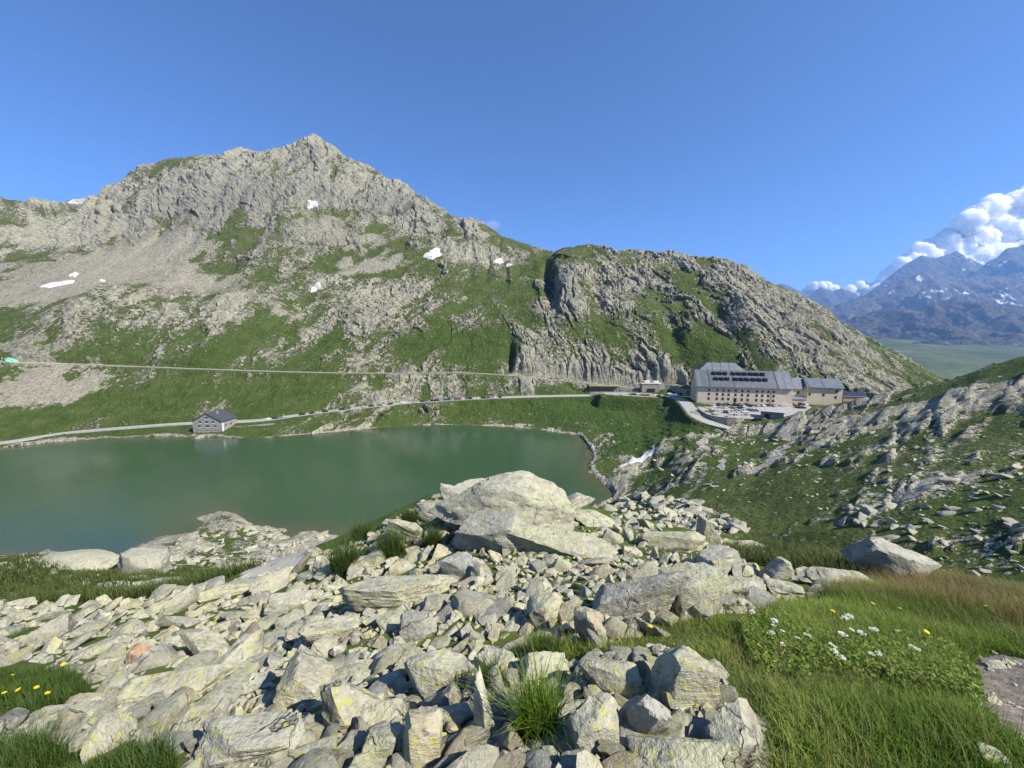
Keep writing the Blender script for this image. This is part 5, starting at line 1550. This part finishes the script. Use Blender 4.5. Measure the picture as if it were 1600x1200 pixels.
# ================================================================== GRASS AND FLOWERS
def grass_material(name, c0, c1, c2, trans=.35):
    t = NT(name)
    a = t.attr('tint', 'Fac')
    c = t.ramp(a, [(0., c0), (.55, c1), (1., c2)])
    b = t.n('ShaderNodeBsdfPrincipled'); t.set(b.inputs['Base Color'], c); b.inputs['Roughness'].default_value = .55; b.inputs['Specular IOR Level'].default_value = .25
    tr = t.n('ShaderNodeBsdfTranslucent'); t.set(tr.inputs['Color'], c)
    mx = t.n('ShaderNodeMixShader'); mx.inputs[0].default_value = trans
    t.t.links.new(b.outputs[0], mx.inputs[1]); t.t.links.new(tr.outputs[0], mx.inputs[2]); t.t.links.new(mx.outputs[0], t.out.inputs['Surface'])
    return t.m
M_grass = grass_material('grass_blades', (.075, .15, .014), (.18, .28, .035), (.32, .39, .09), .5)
M_drygrass = grass_material('dry_grass_blades', (.13, .115, .035), (.27, .22, .085), (.40, .33, .16))
M_leaf = grass_material('herb_leaves', (.09, .17, .016), (.20, .30, .04), (.33, .42, .09), .5)
M_shelf = grass_material('shelf_grass', (.045, .07, .014), (.095, .125, .03), (.20, .20, .075))
M_tuft = grass_material('tuft_blades', (.03, .065, .012), (.075, .125, .022), (.15, .19, .05))
def blades(x, y, z, hgt, wid, g, lean=.5, seg=3):
    """curved tapering blades as one mesh; returns verts, tris, tint"""
    n = len(x)
    a = g.uniform(0, 2 * math.pi, n); ln = np.abs(g.normal(0, lean, n)) + .08
    dx, dy = np.cos(a), np.sin(a)
    px, py = -dy, dx
    tint = np.clip(g.normal(.45, .25, n), 0, 1)
    V = []
    T = []
    lv = [0, .45, .8, 1.0] if seg == 3 else [0, .55, 1.0]
    for k, l in enumerate(lv):
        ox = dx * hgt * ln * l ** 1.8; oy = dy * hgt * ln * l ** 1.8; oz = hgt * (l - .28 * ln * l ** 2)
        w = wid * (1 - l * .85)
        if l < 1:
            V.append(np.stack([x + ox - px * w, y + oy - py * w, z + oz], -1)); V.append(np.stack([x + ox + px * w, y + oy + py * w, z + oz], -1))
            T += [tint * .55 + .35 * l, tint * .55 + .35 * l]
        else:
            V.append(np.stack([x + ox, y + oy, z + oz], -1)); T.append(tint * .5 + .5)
    m = len(V)
    V = np.stack(V, 1).reshape(-1, 3); T = np.stack(T, 1).reshape(-1)
    b = (np.arange(n) * m)[:, None]
    F = []
    for k in range(len(lv) - 2):
        i = 2 * k
        F += [b + np.array([[i, i + 1, i + 3]]), b + np.array([[i, i + 3, i + 2]])]
    i = 2 * (len(lv) - 2)
    F.append(b + np.array([[i, i + 1, i + 2]]))
    return V, np.concatenate(F), T
def grass_obj(name, V, F, T, mat, label, kind='stuff', parent=None):
    me = np_mesh(name, V, F, mat, True)
    attr(me, 'tint', T, 'FLOAT')
    o = link(name, me, parent)
    if kind: tag(o, label, kind=kind)
    return o
def sample(poly, n, g, ex=()):
    """points uniform over the ground inside a surveyed outline"""
    pts = np.array([tuple(hit_base(*q))[:2] for q in poly])
    x = g.uniform(pts[:, 0].min(), pts[:, 0].max(), n); y = g.uniform(pts[:, 1].min(), pts[:, 1].max(), n)
    z = ground_zs(x, y)
    ok = inside(x, y, [tuple(q) for q in pts])
    for e in ex:
        ep = [tuple(hit_base(*q))[:2] for q in e]
        ok &= ~inside(x, y, ep)
    return x[ok], y[ok], z[ok]
g = np.random.default_rng(77)
MEADOW = [(800,1022),(835,992),(900,1005),(960,1004),(1010,984),(1080,974),(1190,960),(1260,936),(1330,920),(1380,905),(1470,912),(1640,945),(1700,1250),(1195,1290),(1190,1130),(1150,1100),(1128,1040),(1030,1006),(980,1020),(880,1030)]
EARTH = [(1505,1045),(1530,1022),(1560,1015),(1640,1040),(1700,1100),(1700,1230),(1600,1165),(1560,1130),(1530,1090)]
x, y, z = sample(MEADOW, 260000, g, (EARTH,))
tuftn = fbm(x * 2.2, y * 2.2, 0, 3, 5)
keep = g.random(len(x)) < np.clip(.75 + tuftn * .6, .3, 1)
x, y, z, tuftn = x[keep][:105000], y[keep][:105000], z[keep][:105000], tuftn[keep][:105000]
hg = np.clip((.07 + .05 * tuftn + g.normal(0, .022, len(x))) * (1 + .45 * fbm(x * .8, y * .8, 0, 2, 77)), .025, .2)
V, F, T = blades(x, y, z - .01, hg, np.full(len(x), .0019) + g.uniform(0, .0012, len(x)), g, .55)
T = np.clip(T + fbm(x * 1.1, y * 1.1, 0, 3, 8).repeat(7) * .5, 0, 1)
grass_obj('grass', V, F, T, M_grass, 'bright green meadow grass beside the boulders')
BEYOND = [(1600,938),(1800,960),(2300,1010),(2600,1290),(1700,1290),(1700,1180),(1700,1060),(1640,960)]
x, y, z = sample(BEYOND, 90000, g)
x, y, z = x[:26000], y[:26000], z[:26000]
V, F, T = blades(x, y, z - .01, np.clip(g.normal(.10, .03, len(x)), .03, .2), np.full(len(x), .0028), g, .55, 2)
grass_obj('grass', V, F, T, M_grass, 'meadow grass beyond the worn path')
# dry seed-head grass along the rim
DRY = [(1270,930),(1330,915),(1385,898),(1470,905),(1640,940),(1640,985),(1500,960),(1400,945),(1330,945)]
x, y, z = sample(DRY, 60000, g)
x, y, z = x[:14000], y[:14000], z[:14000]
V, F, T = blades(x, y, z - .01, g.uniform(.07, .20, len(x)), np.full(len(x), .0015), g, .45)
grass_obj('dry_grass', V, F, T, M_drygrass, 'brown dry grass along the rim of the meadow')
x, y, z = sample(MEADOW, 20000, g, (EARTH,)); x, y, z = x[:3600], y[:3600], z[:3600]
V, F, T = blades(x, y, z, g.uniform(.12, .26, len(x)), np.full(len(x), .0012), g, .5)
grass_obj('dry_grass', V, F, T, M_drygrass, 'thin straw stalks scattered through the meadow')
# low broad-leaved herbs
HERB = [(1190,985),(1260,950),(1340,950),(1420,990),(1500,1060),(1520,1110),(1440,1110),(1330,1070),(1230,1030)]
x, y, z = sample([(1150,990),(1250,940),(1360,935),(1460,985),(1530,1060),(1540,1140),(1430,1150),(1300,1100),(1180,1050)], 150000, g)
hc = np.array(hit_base(1340, 1010)[:2]); hk = g.random(len(x)) < np.clip(.95 - np.hypot(x - hc[0], (y - hc[1]) * 1.2) / 1.05 + fbm(x * 2.5, y * 2.5, 0, 3, 31) * .55, 0, 1); x, y, z = x[hk], y[hk], z[hk]; kk = min(len(x), 26000); x, y, z = x[:kk], y[:kk], z[:kk]
n = len(x); a = g.uniform(0, 6.28, n); s = g.uniform(.006, .013, n); zz = z + g.uniform(.02, .075, n)
tl = g.normal(0, .35, (n, 2))
V = np.stack([np.stack([x - np.cos(a) * s, y - np.sin(a) * s, zz - tl[:, 0] * s], -1), np.stack([x - np.sin(a) * s * .6, y + np.cos(a) * s * .6, zz + tl[:, 1] * s], -1), np.stack([x + np.cos(a) * s, y + np.sin(a) * s, zz + tl[:, 0] * s], -1), np.stack([x + np.sin(a) * s * .6, y - np.cos(a) * s * .6, zz - tl[:, 1] * s], -1)], 1).reshape(-1, 3)
b = (np.arange(n) * 4)[:, None]
F = np.concatenate([b + np.array([[0, 1, 2]]), b + np.array([[0, 2, 3]])])
grass_obj('herbs', V, F, np.clip(g.normal(.5, .25, n), 0, 1).repeat(4), M_leaf, 'low broad-leaved herbs in the meadow')
# patches on the left
for poly, cnt, lab in ((GRASSP[0], 20000, 'grass patch with yellow flowers among the slabs'), (GRASSP[1], 5000, 'little grass patch in a gap of the slabs'), (GRASSP[2], 17000, 'grass fringe at the foot of the huge slab')):
    x, y, z = sample([(max(p[0], -340), min(p[1], 1290)) for p in poly], cnt * 6, g); x, y, z = x[:cnt], y[:cnt], z[:cnt]
    V, F, T = blades(x, y, z, np.clip(g.normal(.085, .03, len(x)) * (1 + fbm(x * 3, y * 3, 0, 2, 9)), .03, .18), np.full(len(x), .0020), g, .5)
    grass_obj('grass', V, F, T, M_tuft, lab)
SHELF = [(-60,895),(60,880),(180,900),(330,893),(420,880),(330,912),(200,940),(60,945),(-60,960)]
def sample_far(poly, n, g):
    xs = [q[0] for q in poly]; ys = [q[1] for q in poly]
    px = g.uniform(min(xs), max(xs), n); py = g.uniform(min(ys), max(ys), n)
    ok = inside(px, py, poly)
    return hits(px[ok], py[ok])
x, y, z = sample_far(SHELF, 60000, g)
k = np.hypot(x, y) < 60; x, y, z = x[k][:16000], y[k][:16000], z[k][:16000]
r_ = np.hypot(x, y)
V, F, T = blades(x, y, z - .02, g.uniform(.15, .4, len(x)) * np.clip(r_ / 20, .8, 1.4), .004 + r_ * .0005, g, .5, 2)
grass_obj('grass', V, F, T * .8, M_shelf, 'long grass on the shelf above the lake')
x, y, z = sample_far([(1120,880),(1180,830),(1300,830),(1345,862),(1380,905),(1260,895)], 40000, g)
k = np.hypot(x, y) < 90; x, y, z = x[k][:15000], y[k][:15000], z[k][:15000]; r_ = np.hypot(x, y)
V, F, T = blades(x, y, z - .02, g.uniform(.10, .26, len(x)), .004 + r_ * .0005, g, .6, 2)
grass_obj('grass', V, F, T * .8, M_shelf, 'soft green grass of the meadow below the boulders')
# tufts growing between the boulders
TUFTS = [(540,872,62,46,'dark green grass tuft on the rim of the boulder field beside the pale slab'),(612,848,56,44,'round dark grass tuft below the rim boulders'),(678,842,34,26,'small grass tuft in a crack under the big dark slab'),(840,1112,84,84,'tall bright grass tuft standing beside the lichen-ringed boulder'),(765,1066,44,36,'small grass tuft between two pale blocks'),(565,830,40,26,'low green cushion on the rim above the lake'),(640,812,34,26,'small bush-like tuft on the lake rim beside a pale rock'),(850,1010,60,30,'grass tuft at the tip of the meadow strip')]
for i, (px, py, w, h, lb) in enumerate(TUFTS):
    b = hit_base(px, py + h * .45); k = depth_of(b) / FPX
    W, Hh = w * k, h * k
    n = 620
    rr = np.sqrt(g.random(n)) * W * .36; aa = g.uniform(0, 6.28, n)
    x, y = rr * np.cos(aa), rr * np.sin(aa) * .8
    z0 = ground_z(b.x, b.y)
    V, F, T = blades(x, y, np.zeros(n), np.clip(g.normal(Hh * .95, Hh * .2, n), Hh * .3, None), np.full(n, .0032 * max(1, W / .5)), g, .5)
    o = grass_obj('grass_tuft', V, F, T, M_tuft if i != 3 else M_grass, lb, None)
    o.location = (b.x, b.y, z0 + Hh * (.12 if i != 3 else .05)); tag(o, lb, 'grass tuft')
# flowers
t = NT('yellow_petals'); M_yel = t.done((.80, .60, .02), .6, None, .2)
t = NT('white_petals'); M_wht = t.done((.80, .80, .72), .7, None, .2)
t = NT('flower_stem'); M_stem = t.done((.08, .15, .03), .7, None, .2)
def petal_mesh():
    m = MB(); n = 16
    for ring, (r0, r1, zt) in enumerate(((.2, 1.0, .10), (.1, .62, .26))):
        for i in range(n):
            a = 2 * math.pi * (i + .5 * ring) / n; d = .16
            m.add([(r0 * math.cos(a), r0 * math.sin(a), zt * .6), (r1 * math.cos(a - d), r1 * math.sin(a - d), zt), (r1 * 1.08 * math.cos(a), r1 * 1.08 * math.sin(a), zt), (r1 * math.cos(a + d), r1 * math.sin(a + d), zt)], [(0, 1, 2, 3)])
    m.tube((0, 0, -.3), (0, 0, .2), .28, 8, .35)
    return m
def umbel_mesh():
    m = MB(); gg = random.Random(4)
    for i in range(26):
        r = math.sqrt(gg.random()); a = gg.uniform(0, 6.28)
        cx, cy, cz = r * math.cos(a), r * math.sin(a), .25 * (1 - r * r)
        s = .17
        for k in range(4):
            b = a + k * 1.57
            m.add([(cx, cy, cz), (cx + s * math.cos(b - .5), cy + s * math.sin(b - .5), cz + .05), (cx + s * 1.2 * math.cos(b), cy + s * 1.2 * math.sin(b), cz + .05), (cx + s * math.cos(b + .5), cy + s * math.sin(b + .5), cz + .05)], [(0, 1, 2, 3)])
    return m
me_y, me_w = petal_mesh().mesh('flower_head', M_yel), umbel_mesh().mesh('flower_head', M_wht)
def flower(px, py, w, kind, label, group):
    b = hit_base(px, py + 26)
    k = depth_of(b) / FPX
    z0 = ground_z(b.x, b.y)
    hgt = max(.09, 30 * k)
    r = empty('yellow_flower' if kind == 'y' else 'white_umbel_flower', (b.x, b.y, z0))
    tag(r, label, 'flower', group)
    lx, ly = random.uniform(-.02, .02), random.uniform(-.02, .02)
    MB().tube((0, 0, 0), (lx, ly, hgt), .0022, 5, .0016).build('stem', M_stem, r)
    o = link('flower_head', me_y if kind == 'y' else me_w, r)
    s = w * k * (.38 if kind == 'y' else .44); o.scale = (s, s, s); o.location = (lx, ly, hgt); o.rotation_euler = (random.uniform(-.1, .35), random.uniform(-.25, .25), random.uniform(0, 6))
YEL = [(1015,978,11),(1297,949,8),(1361,940,7),(1406,948,7),(1435,984,9),(30,1056,5),(33,1075,8),(12,1082,7),(64,1070,8),(77,1077,8),(104,1040,9),(165,1180,6),(1530,950,4),(1290,1150,0)]
for px, py, w in YEL:
    if not w: continue
    if px == 1015: lb, gr = 'bright yellow flower standing in front of the large grey boulder', None
    elif px == 165: lb, gr = 'single yellow flower in the grass fringe at the foot of the huge slab', None
    elif px < 200: lb, gr = 'yellow flower in the grass patch among the slabs', 'yellow flowers among the slabs'
    else: lb, gr = 'yellow flower in the meadow by the rim', 'yellow flowers in the meadow'
    flower(px, py, w, 'y', lb, gr)
WHT = [(1205,998,13),(1212,980,10),(1221,993,8),(1206,983,8),(1260,1000,13),(1246,1008,9),(1297,1013,13),(1302,1019,12),(1310,1025,13),(1315,963,11),(1331,964,12),(1313,995,14),(1344,989,12),(1361,983,11),(1362,987,9),(1397,984,9),(1354,1019,9),(1363,1019,10),(1424,1011,9),(1428,1016,9),(1325,987,8),(1172,968,9),(1215,1009,8)]
for px, py, w in WHT: flower(px, py, w, 'w', 'white umbel flower in the herb meadow beside the boulders', 'white umbels in the meadow')
# stones on the worn path
g2 = np.random.default_rng(5)
x, y, z = sample(EARTH, 400, g2)
items = []
for i in range(min(60, len(x))):
    s = g2.uniform(.006, .02) if i > 8 else g2.uniform(.02, .038)
    items.append(((x[i], y[i], z[i] + s * .2), (g2.normal(0, .2), g2.normal(0, .2), g2.uniform(0, 6)), (s * 1.4, s, s * .6), int(g2.integers(40)), 0, 20))
tag(stone_mesh('path_stones', items, M_rock[0], lambda px: 2), 'small pale stones on the worn earth path')
# worn earth sheet of the path
t = NT('worn_earth'); p = t.pos()
M_earth = t.done(t.ramp(t.noise(14, 5, .65, p), [(.35, (.15, .128, .10)), (.6, (.26, .228, .185)), (.75, (.37, .335, .28))]), .95, t.bump(t.noise(30, 5, .65, p), .8, .02), .1)
ep = np.array([tuple(hit_base(*q))[:2] for q in EARTH])
ex = np.linspace(ep[:, 0].min(), ep[:, 0].max(), 60); ey = np.linspace(ep[:, 1].min(), ep[:, 1].max(), 60)
EX, EY = np.meshgrid(ex, ey, indexing='ij')
jit = fbm(EX * 3, EY * 3, 0, 3, 12) * .06
ok = inside(EX + jit, EY + jit, [tuple(q) for q in ep])
EZ = ground_zs(EX.ravel(), EY.ravel()).reshape(EX.shape) + .008
ii = np.arange(EX.size).reshape(EX.shape)
f = np.stack([ii[:-1, :-1], ii[1:, :-1], ii[1:, 1:], ii[:-1, 1:]], -1)
kf = ok[:-1, :-1] & ok[1:, 1:] & ok[1:, :-1] & ok[:-1, 1:]
tag(link('footpath', np_mesh('footpath', np.stack([EX, EY, EZ], -1).reshape(-1, 3), f[kf], M_earth, True)), 'worn earth footpath beside the meadow', kind='structure')

# ================================================================== CAIRN, PEOPLE
t_, n_ = None, None
bpy.context.view_layer.update()
def top_of(o, px, py):
    """point of an object along a survey line"""
    mw = o.matrix_world; inv = mw.inverted()
    a = inv @ Vector((0, 0, H)); d = (inv.to_3x3() @ Vector(ray(px, py))).normalized()
    ok, loc, nor, _ = o.ray_cast(a, d)
    return mw @ loc if ok else None
ct = None
for py in range(840, 900, 2):
    ct = top_of(lean_rock, 1352, py) or top_of(lean_rock, 1362, py)
    if ct: break
if ct is None: ct = lean_rock.location + Vector((0, 0, .4))
ck = (14 / FPX * depth_of(ct)) / .5
print('cairn', ct, ck, lean_rock.location)
cr = empty('cairn', ct); cr.scale = (ck, ck, ck); tag(cr, 'little cairn of stacked stones on the shaded leaning rock', 'cairn')
zc = -.03
for i, s in enumerate((.17, .14, .13, .10, .08, .06)):
    p_, f_ = rock_verts(700 + i, 2, (s, s * .9, s * .42), 'block')
    o = link('stone', np_mesh('stone', p_, f_, M_rock[i % 3], False), cr); o.location = (random.uniform(-.02, .02), random.uniform(-.02, .02), zc + s * .36); zc += s * .66
def person_mesh(name, pose, mats):
    """one continuous skinned figure about 1.75 m tall; pose bends the legs and arms"""
    J = {'pel': (0, 0, .93), 'waist': (0, .0, 1.08), 'chest': (0, .01, 1.32), 'neck': (0, .0, 1.5), 'head': (0, -.03, 1.62), 'top': (0, -.02, 1.74),
         'shl': (-.17, 0, 1.42), 'ell': (-.25, .03, 1.16), 'wrl': (-.26, -.08, .93), 'hal': (-.26, -.12, .86), 'shr': (.17, 0, 1.42), 'elr': (.25, .04, 1.16), 'wrr': (.27, -.06, .93), 'har': (.27, -.10, .86),
         'hil': (-.09, 0, .88), 'knl': (-.10, -.06 * pose, .50), 'anl': (-.10, .08 * pose, .09), 'tol': (-.10, -.13 + .05 * pose, .03), 'hir': (.09, 0, .88), 'knr': (.10, -.16 * pose, .50), 'anr': (.10, -.14 * pose, .09), 'tor': (.10, -.32 * pose, .03)}
    Rd = {'pel': .15, 'waist': .13, 'chest': .16, 'neck': .06, 'head': .10, 'top': .07, 'shl': .075, 'ell': .05, 'wrl': .036, 'hal': .04, 'shr': .075, 'elr': .05, 'wrr': .036, 'har': .04, 'hil': .10, 'knl': .065, 'anl': .048, 'tol': .045, 'hir': .10, 'knr': .065, 'anr': .048, 'tor': .045}
    E = [('pel', 'waist'), ('waist', 'chest'), ('chest', 'neck'), ('neck', 'head'), ('head', 'top'), ('chest', 'shl'), ('shl', 'ell'), ('ell', 'wrl'), ('wrl', 'hal'), ('chest', 'shr'), ('shr', 'elr'), ('elr', 'wrr'), ('wrr', 'har'), ('pel', 'hil'), ('hil', 'knl'), ('knl', 'anl'), ('anl', 'tol'), ('pel', 'hir'), ('hir', 'knr'), ('knr', 'anr'), ('anr', 'tor')]
    ks = list(J)
    me = bpy.data.meshes.new(name); me.from_pydata([J[k] for k in ks], [(ks.index(a), ks.index(b)) for a, b in E], [])
    o = bpy.data.objects.new(name, me); col.objects.link(o)
    o.modifiers.new('s', 'SKIN')
    for k, sv in zip(ks, me.skin_vertices[0].data): sv.radius = (Rd[k], Rd[k] * .85); sv.use_root = (k == 'pel')
    o.modifiers.new('d', 'SUBSURF').levels = 1
    bpy.context.view_layer.update()
    out = bpy.data.meshes.new_from_object(o.evaluated_get(bpy.context.evaluated_depsgraph_get()))
    bpy.data.objects.remove(o)
    out.materials.clear()
    for m in mats: out.materials.append(m)
    for p in out.polygons:
        z = p.center.z
        p.use_smooth = True
        p.material_index = 0 if z > 1.5 or (abs(p.center.x) > .2 and z < 1.05) else 1 if z > .95 else 2 if z > .12 else 3
    return out
def solid(name, c):
    t = NT(name); return t.done(c, .8, None, .2)
M_skin, M_blk, M_navy, M_boot, M_hat, M_redc = solid('skin', (.45, .27, .19)), solid('black_cloth', (.02, .02, .022)), solid('navy_cloth', (.04, .05, .08)), solid('boots', (.06, .045, .03)), solid('white_cap', (.7, .7, .68)), solid('red_cloth', (.35, .05, .05))
def person(px, py, rz, mats, pose, label, pos=None):
    if pos is None:
        h, _ = hit(px, py); pos = (h.x, h.y, h.z)
    r = empty('person', pos, rz); tag(r, label, 'person')
    link('body', person_mesh('body', pose, mats), r)
    m = MB(); n = 8
    for ri, (rad, z) in enumerate(((.125, 1.66), (.12, 1.72), (.06, 1.775))): pass
    m.tube((0, -.03, 1.67), (0, -.02, 1.78), .118, 10, .07); m.build('cap', M_hat, r)
    MB().prism([(.10, 1.02), (.30, 1.05), (.28, 1.40), (.20, 1.48), (.10, 1.45)], 'x', -.15, .15).build('backpack', M_navy, r)
    return r
person(1443, 694, .9, [M_skin, M_blk, M_navy, M_boot], 1, 'hiker in black with a white cap by the shaded rocks of the slope')
person(425, 866, -.5, [M_skin, M_blk, M_blk, M_boot], .6, 'walker in dark clothes on the lake shore path')
v = at_z(1098, 655, 19.4); person(0, 0, .6, [M_skin, M_navy, M_blk, M_boot], .8, 'walker in navy at the edge of the paved ramp', (v.x + 1.2, v.y + 1.5, 19.55))
v = at_z(1126, 658, 19.2); person(0, 0, 2.6, [M_skin, M_hat, M_navy, M_boot], .6, 'walker in a white top in the middle of the paved ramp', (v.x, v.y, 18.95))
v = at_z(1165, 651, 21.1); person(0, 0, 1.6, [M_skin, M_redc, M_blk, M_boot], .5, 'walker in red beside the shed below the car park', (v.x, v.y, 21.145))

# ================================================================== CLOUDS
def cloud_material():
    t = NT('cloud_volume')
    p = t.pos()
    n = t.noise(.0011, 6, .58, p); n2 = t.noise(.005, 4, .6, p)
    d = t.math('ADD', t.attr('dens', 'Fac'), 0)
    return t
def puff_cloud(name, lobes, Y, label, seed, spread, mat, shell_mat, voxel=60., amp=1.0):
    """cumulus: lobes fused into one body, its surface broken up by fractal noise, with a thin ragged shell of vapour"""
    g = np.random.default_rng(seed)
    d, f = ICO[2]
    VS, FS, n = [], [], 0
    for px, py, rp in lobes:
        c = at(px, py, Y + g.uniform(-spread, spread) - 6 * rp)
        rad = rp / FPX * c.y
        VS.append(d * rad + np.array(c)); FS.append(f + n); n += len(d)
    tmp = link('tmp', np_mesh('tmp', np.concatenate(VS), np.concatenate(FS)))
    md = tmp.modifiers.new('r', 'REMESH'); md.mode = 'VOXEL'; md.voxel_size = voxel
    bpy.context.view_layer.update()
    me0 = bpy.data.meshes.new_from_object(tmp.evaluated_get(bpy.context.evaluated_depsgraph_get()))
    bpy.data.objects.remove(tmp)
    nv = len(me0.vertices)
    co = np.empty(nv * 3, np.float32); me0.vertices.foreach_get('co', co); co = co.reshape(-1, 3)
    no = np.empty(nv * 3, np.float32); me0.vertices.foreach_get('normal', no); no = no.reshape(-1, 3)
    def nz(s, sd): return 1 - np.abs(vnoise(co[:, 0] / s, co[:, 1] / s, co[:, 2] / s, sd)) * 2
    disp = amp * (fbm(co[:, 0] / 900, co[:, 1] / 900, co[:, 2] / 900, 3, seed) * 130 + nz(380, seed + 2) * 80 + nz(180, seed + 3) * 40 + nz(90, seed + 4) * 16)
    me0.vertices.foreach_set('co', (co + no * disp[:, None]).ravel())
    me0.materials.clear(); me0.materials.append(mat)
    me0.polygons.foreach_set('use_smooth', np.full(len(me0.polygons), True)); me0.update()
    root = empty(name, tuple(co.mean(0))); tag(root, label, 'cloud')
    o = link('cloud_body', me0, root); o.location = -root.location
    for k in range(1):
        m2 = me0.copy(); m2.materials.clear(); m2.materials.append(shell_mat)
        m2.vertices.foreach_set('co', (co + no * (disp + amp * (40 + 70 * k))[:, None]).ravel()); m2.update()
        q = link('vapour', m2, root); q.location = -root.location
    return root
t = NT('cloud_body')
M_cloud = t.done((.97, .97, .98), 1.0, None, 0.0, Subsurface_Weight=1.0, Subsurface_Scale=420.0)
t.bsdf.inputs['Subsurface Radius'].default_value = (1, 1, 1)
t = NT('cloud_vapour'); p = t.pos()
al = t.step(t.math('ADD', t.math('MULTIPLY', t.noise(.0035, 5, .65, p), .7), t.math('MULTIPLY', t.noise(.016, 3, .6, p), .3)), .46, .66)
dif = t.n('ShaderNodeBsdfDiffuse'); dif.inputs['Color'].default_value = (.94, .95, .97, 1)
trl = t.n('ShaderNodeBsdfTranslucent'); trl.inputs['Color'].default_value = (.94, .95, .97, 1)
mx = t.n('ShaderNodeMixShader'); mx.inputs[0].default_value = .5
t.t.links.new(dif.outputs[0], mx.inputs[1]); t.t.links.new(trl.outputs[0], mx.inputs[2])
tp = t.n('ShaderNodeBsdfTransparent'); m3 = t.n('ShaderNodeMixShader')
t.set(m3.inputs[0], t.math('MULTIPLY', al, .55)); t.t.links.new(tp.outputs[0], m3.inputs[1]); t.t.links.new(mx.outputs[0], m3.inputs[2])
t.t.links.new(m3.outputs[0], t.out.inputs['Surface'])
M_vapour = t.m
g = np.random.default_rng(12)
top = [(1368, 446), (1385, 425), (1405, 406), (1425, 388), (1450, 374), (1478, 362), (1498, 342), (1520, 326), (1548, 312), (1572, 310), (1598, 297), (1640, 285), (1690, 290)]
lob = []
for i in range(len(top) - 1):
    (xa, ya), (xb, yb) = top[i], top[i + 1]
    for k in range(4):
        u = (k + g.random()) / 4
        px, py = xa + (xb - xa) * u, ya + (yb - ya) * u
        lob.append((px, py + 9 + g.uniform(-2, 4), g.uniform(6, 11)))            # cauliflower rim
        lob.append((px + g.uniform(-6, 6), py + 20 + g.uniform(-3, 6), g.uniform(9, 15)))
        for q in range(5):
            dy = 26 + q * 17 + g.uniform(-8, 8)
            lob.append((px + g.uniform(-10, 10), py + dy, g.uniform(8, 17)))
            lob.append((px + g.uniform(-10, 10), py + dy, g.uniform(4, 8)))
puff_cloud('cumulus_cloud', lob, 13300, 'large white cumulus bank rising behind the snow-streaked summit', 3, 380, M_cloud, M_vapour, 58)
puff_cloud('low_cloud', [(1262 + 3.2 * k + g.uniform(-5, 5), 452 - 5 * math.sin(k * .3) + g.uniform(-3, 4), 2.5 + 5 * g.random() ** 2) for k in range(38)], 13300, 'low white cloud strip over the farthest peaks', 5, 200, M_cloud, M_vapour, 30, .45)
def wisp(px, py, rx, ry, Y, label, seed, dens):
    t = NT('wisp_vapour')
    c = at(px, py, Y)
    tc = t.obj()
    ln = t.n('ShaderNodeVectorMath'); ln.operation = 'LENGTH'; t.set(ln.inputs[0], tc)
    nz = t.noise(2.2, 5, .65, tc)
    den = t.math('MULTIPLY', t.step(t.math('SUBTRACT', t.math('ADD', nz, .35), ln.outputs['Value']), 0.0, .5), dens)
    v = t.n('ShaderNodeVolumePrincipled'); v.inputs['Color'].default_value = (1, 1, 1, 1)
    t.set(v.inputs['Density'], den)
    t.t.links.new(v.outputs[0], t.out.inputs['Volume'])
    d, f = ICO[2]
    o = link('wisp_cloud', np_mesh('wisp_cloud', d * 1.05, f, t.m, True))
    o.location = c; o.scale = (rx / FPX * Y, rx / FPX * Y * .6, ry / FPX * Y)
    tag(o, label, 'cloud')
wisp(768, 352, 19, 11, 13000, 'faint wisp of cloud just above the descending ridge', 1, .0016)
wisp(625, 288, 13, 8, 13000, 'faint wisp of cloud beside the bright scree crest', 2, .0010)
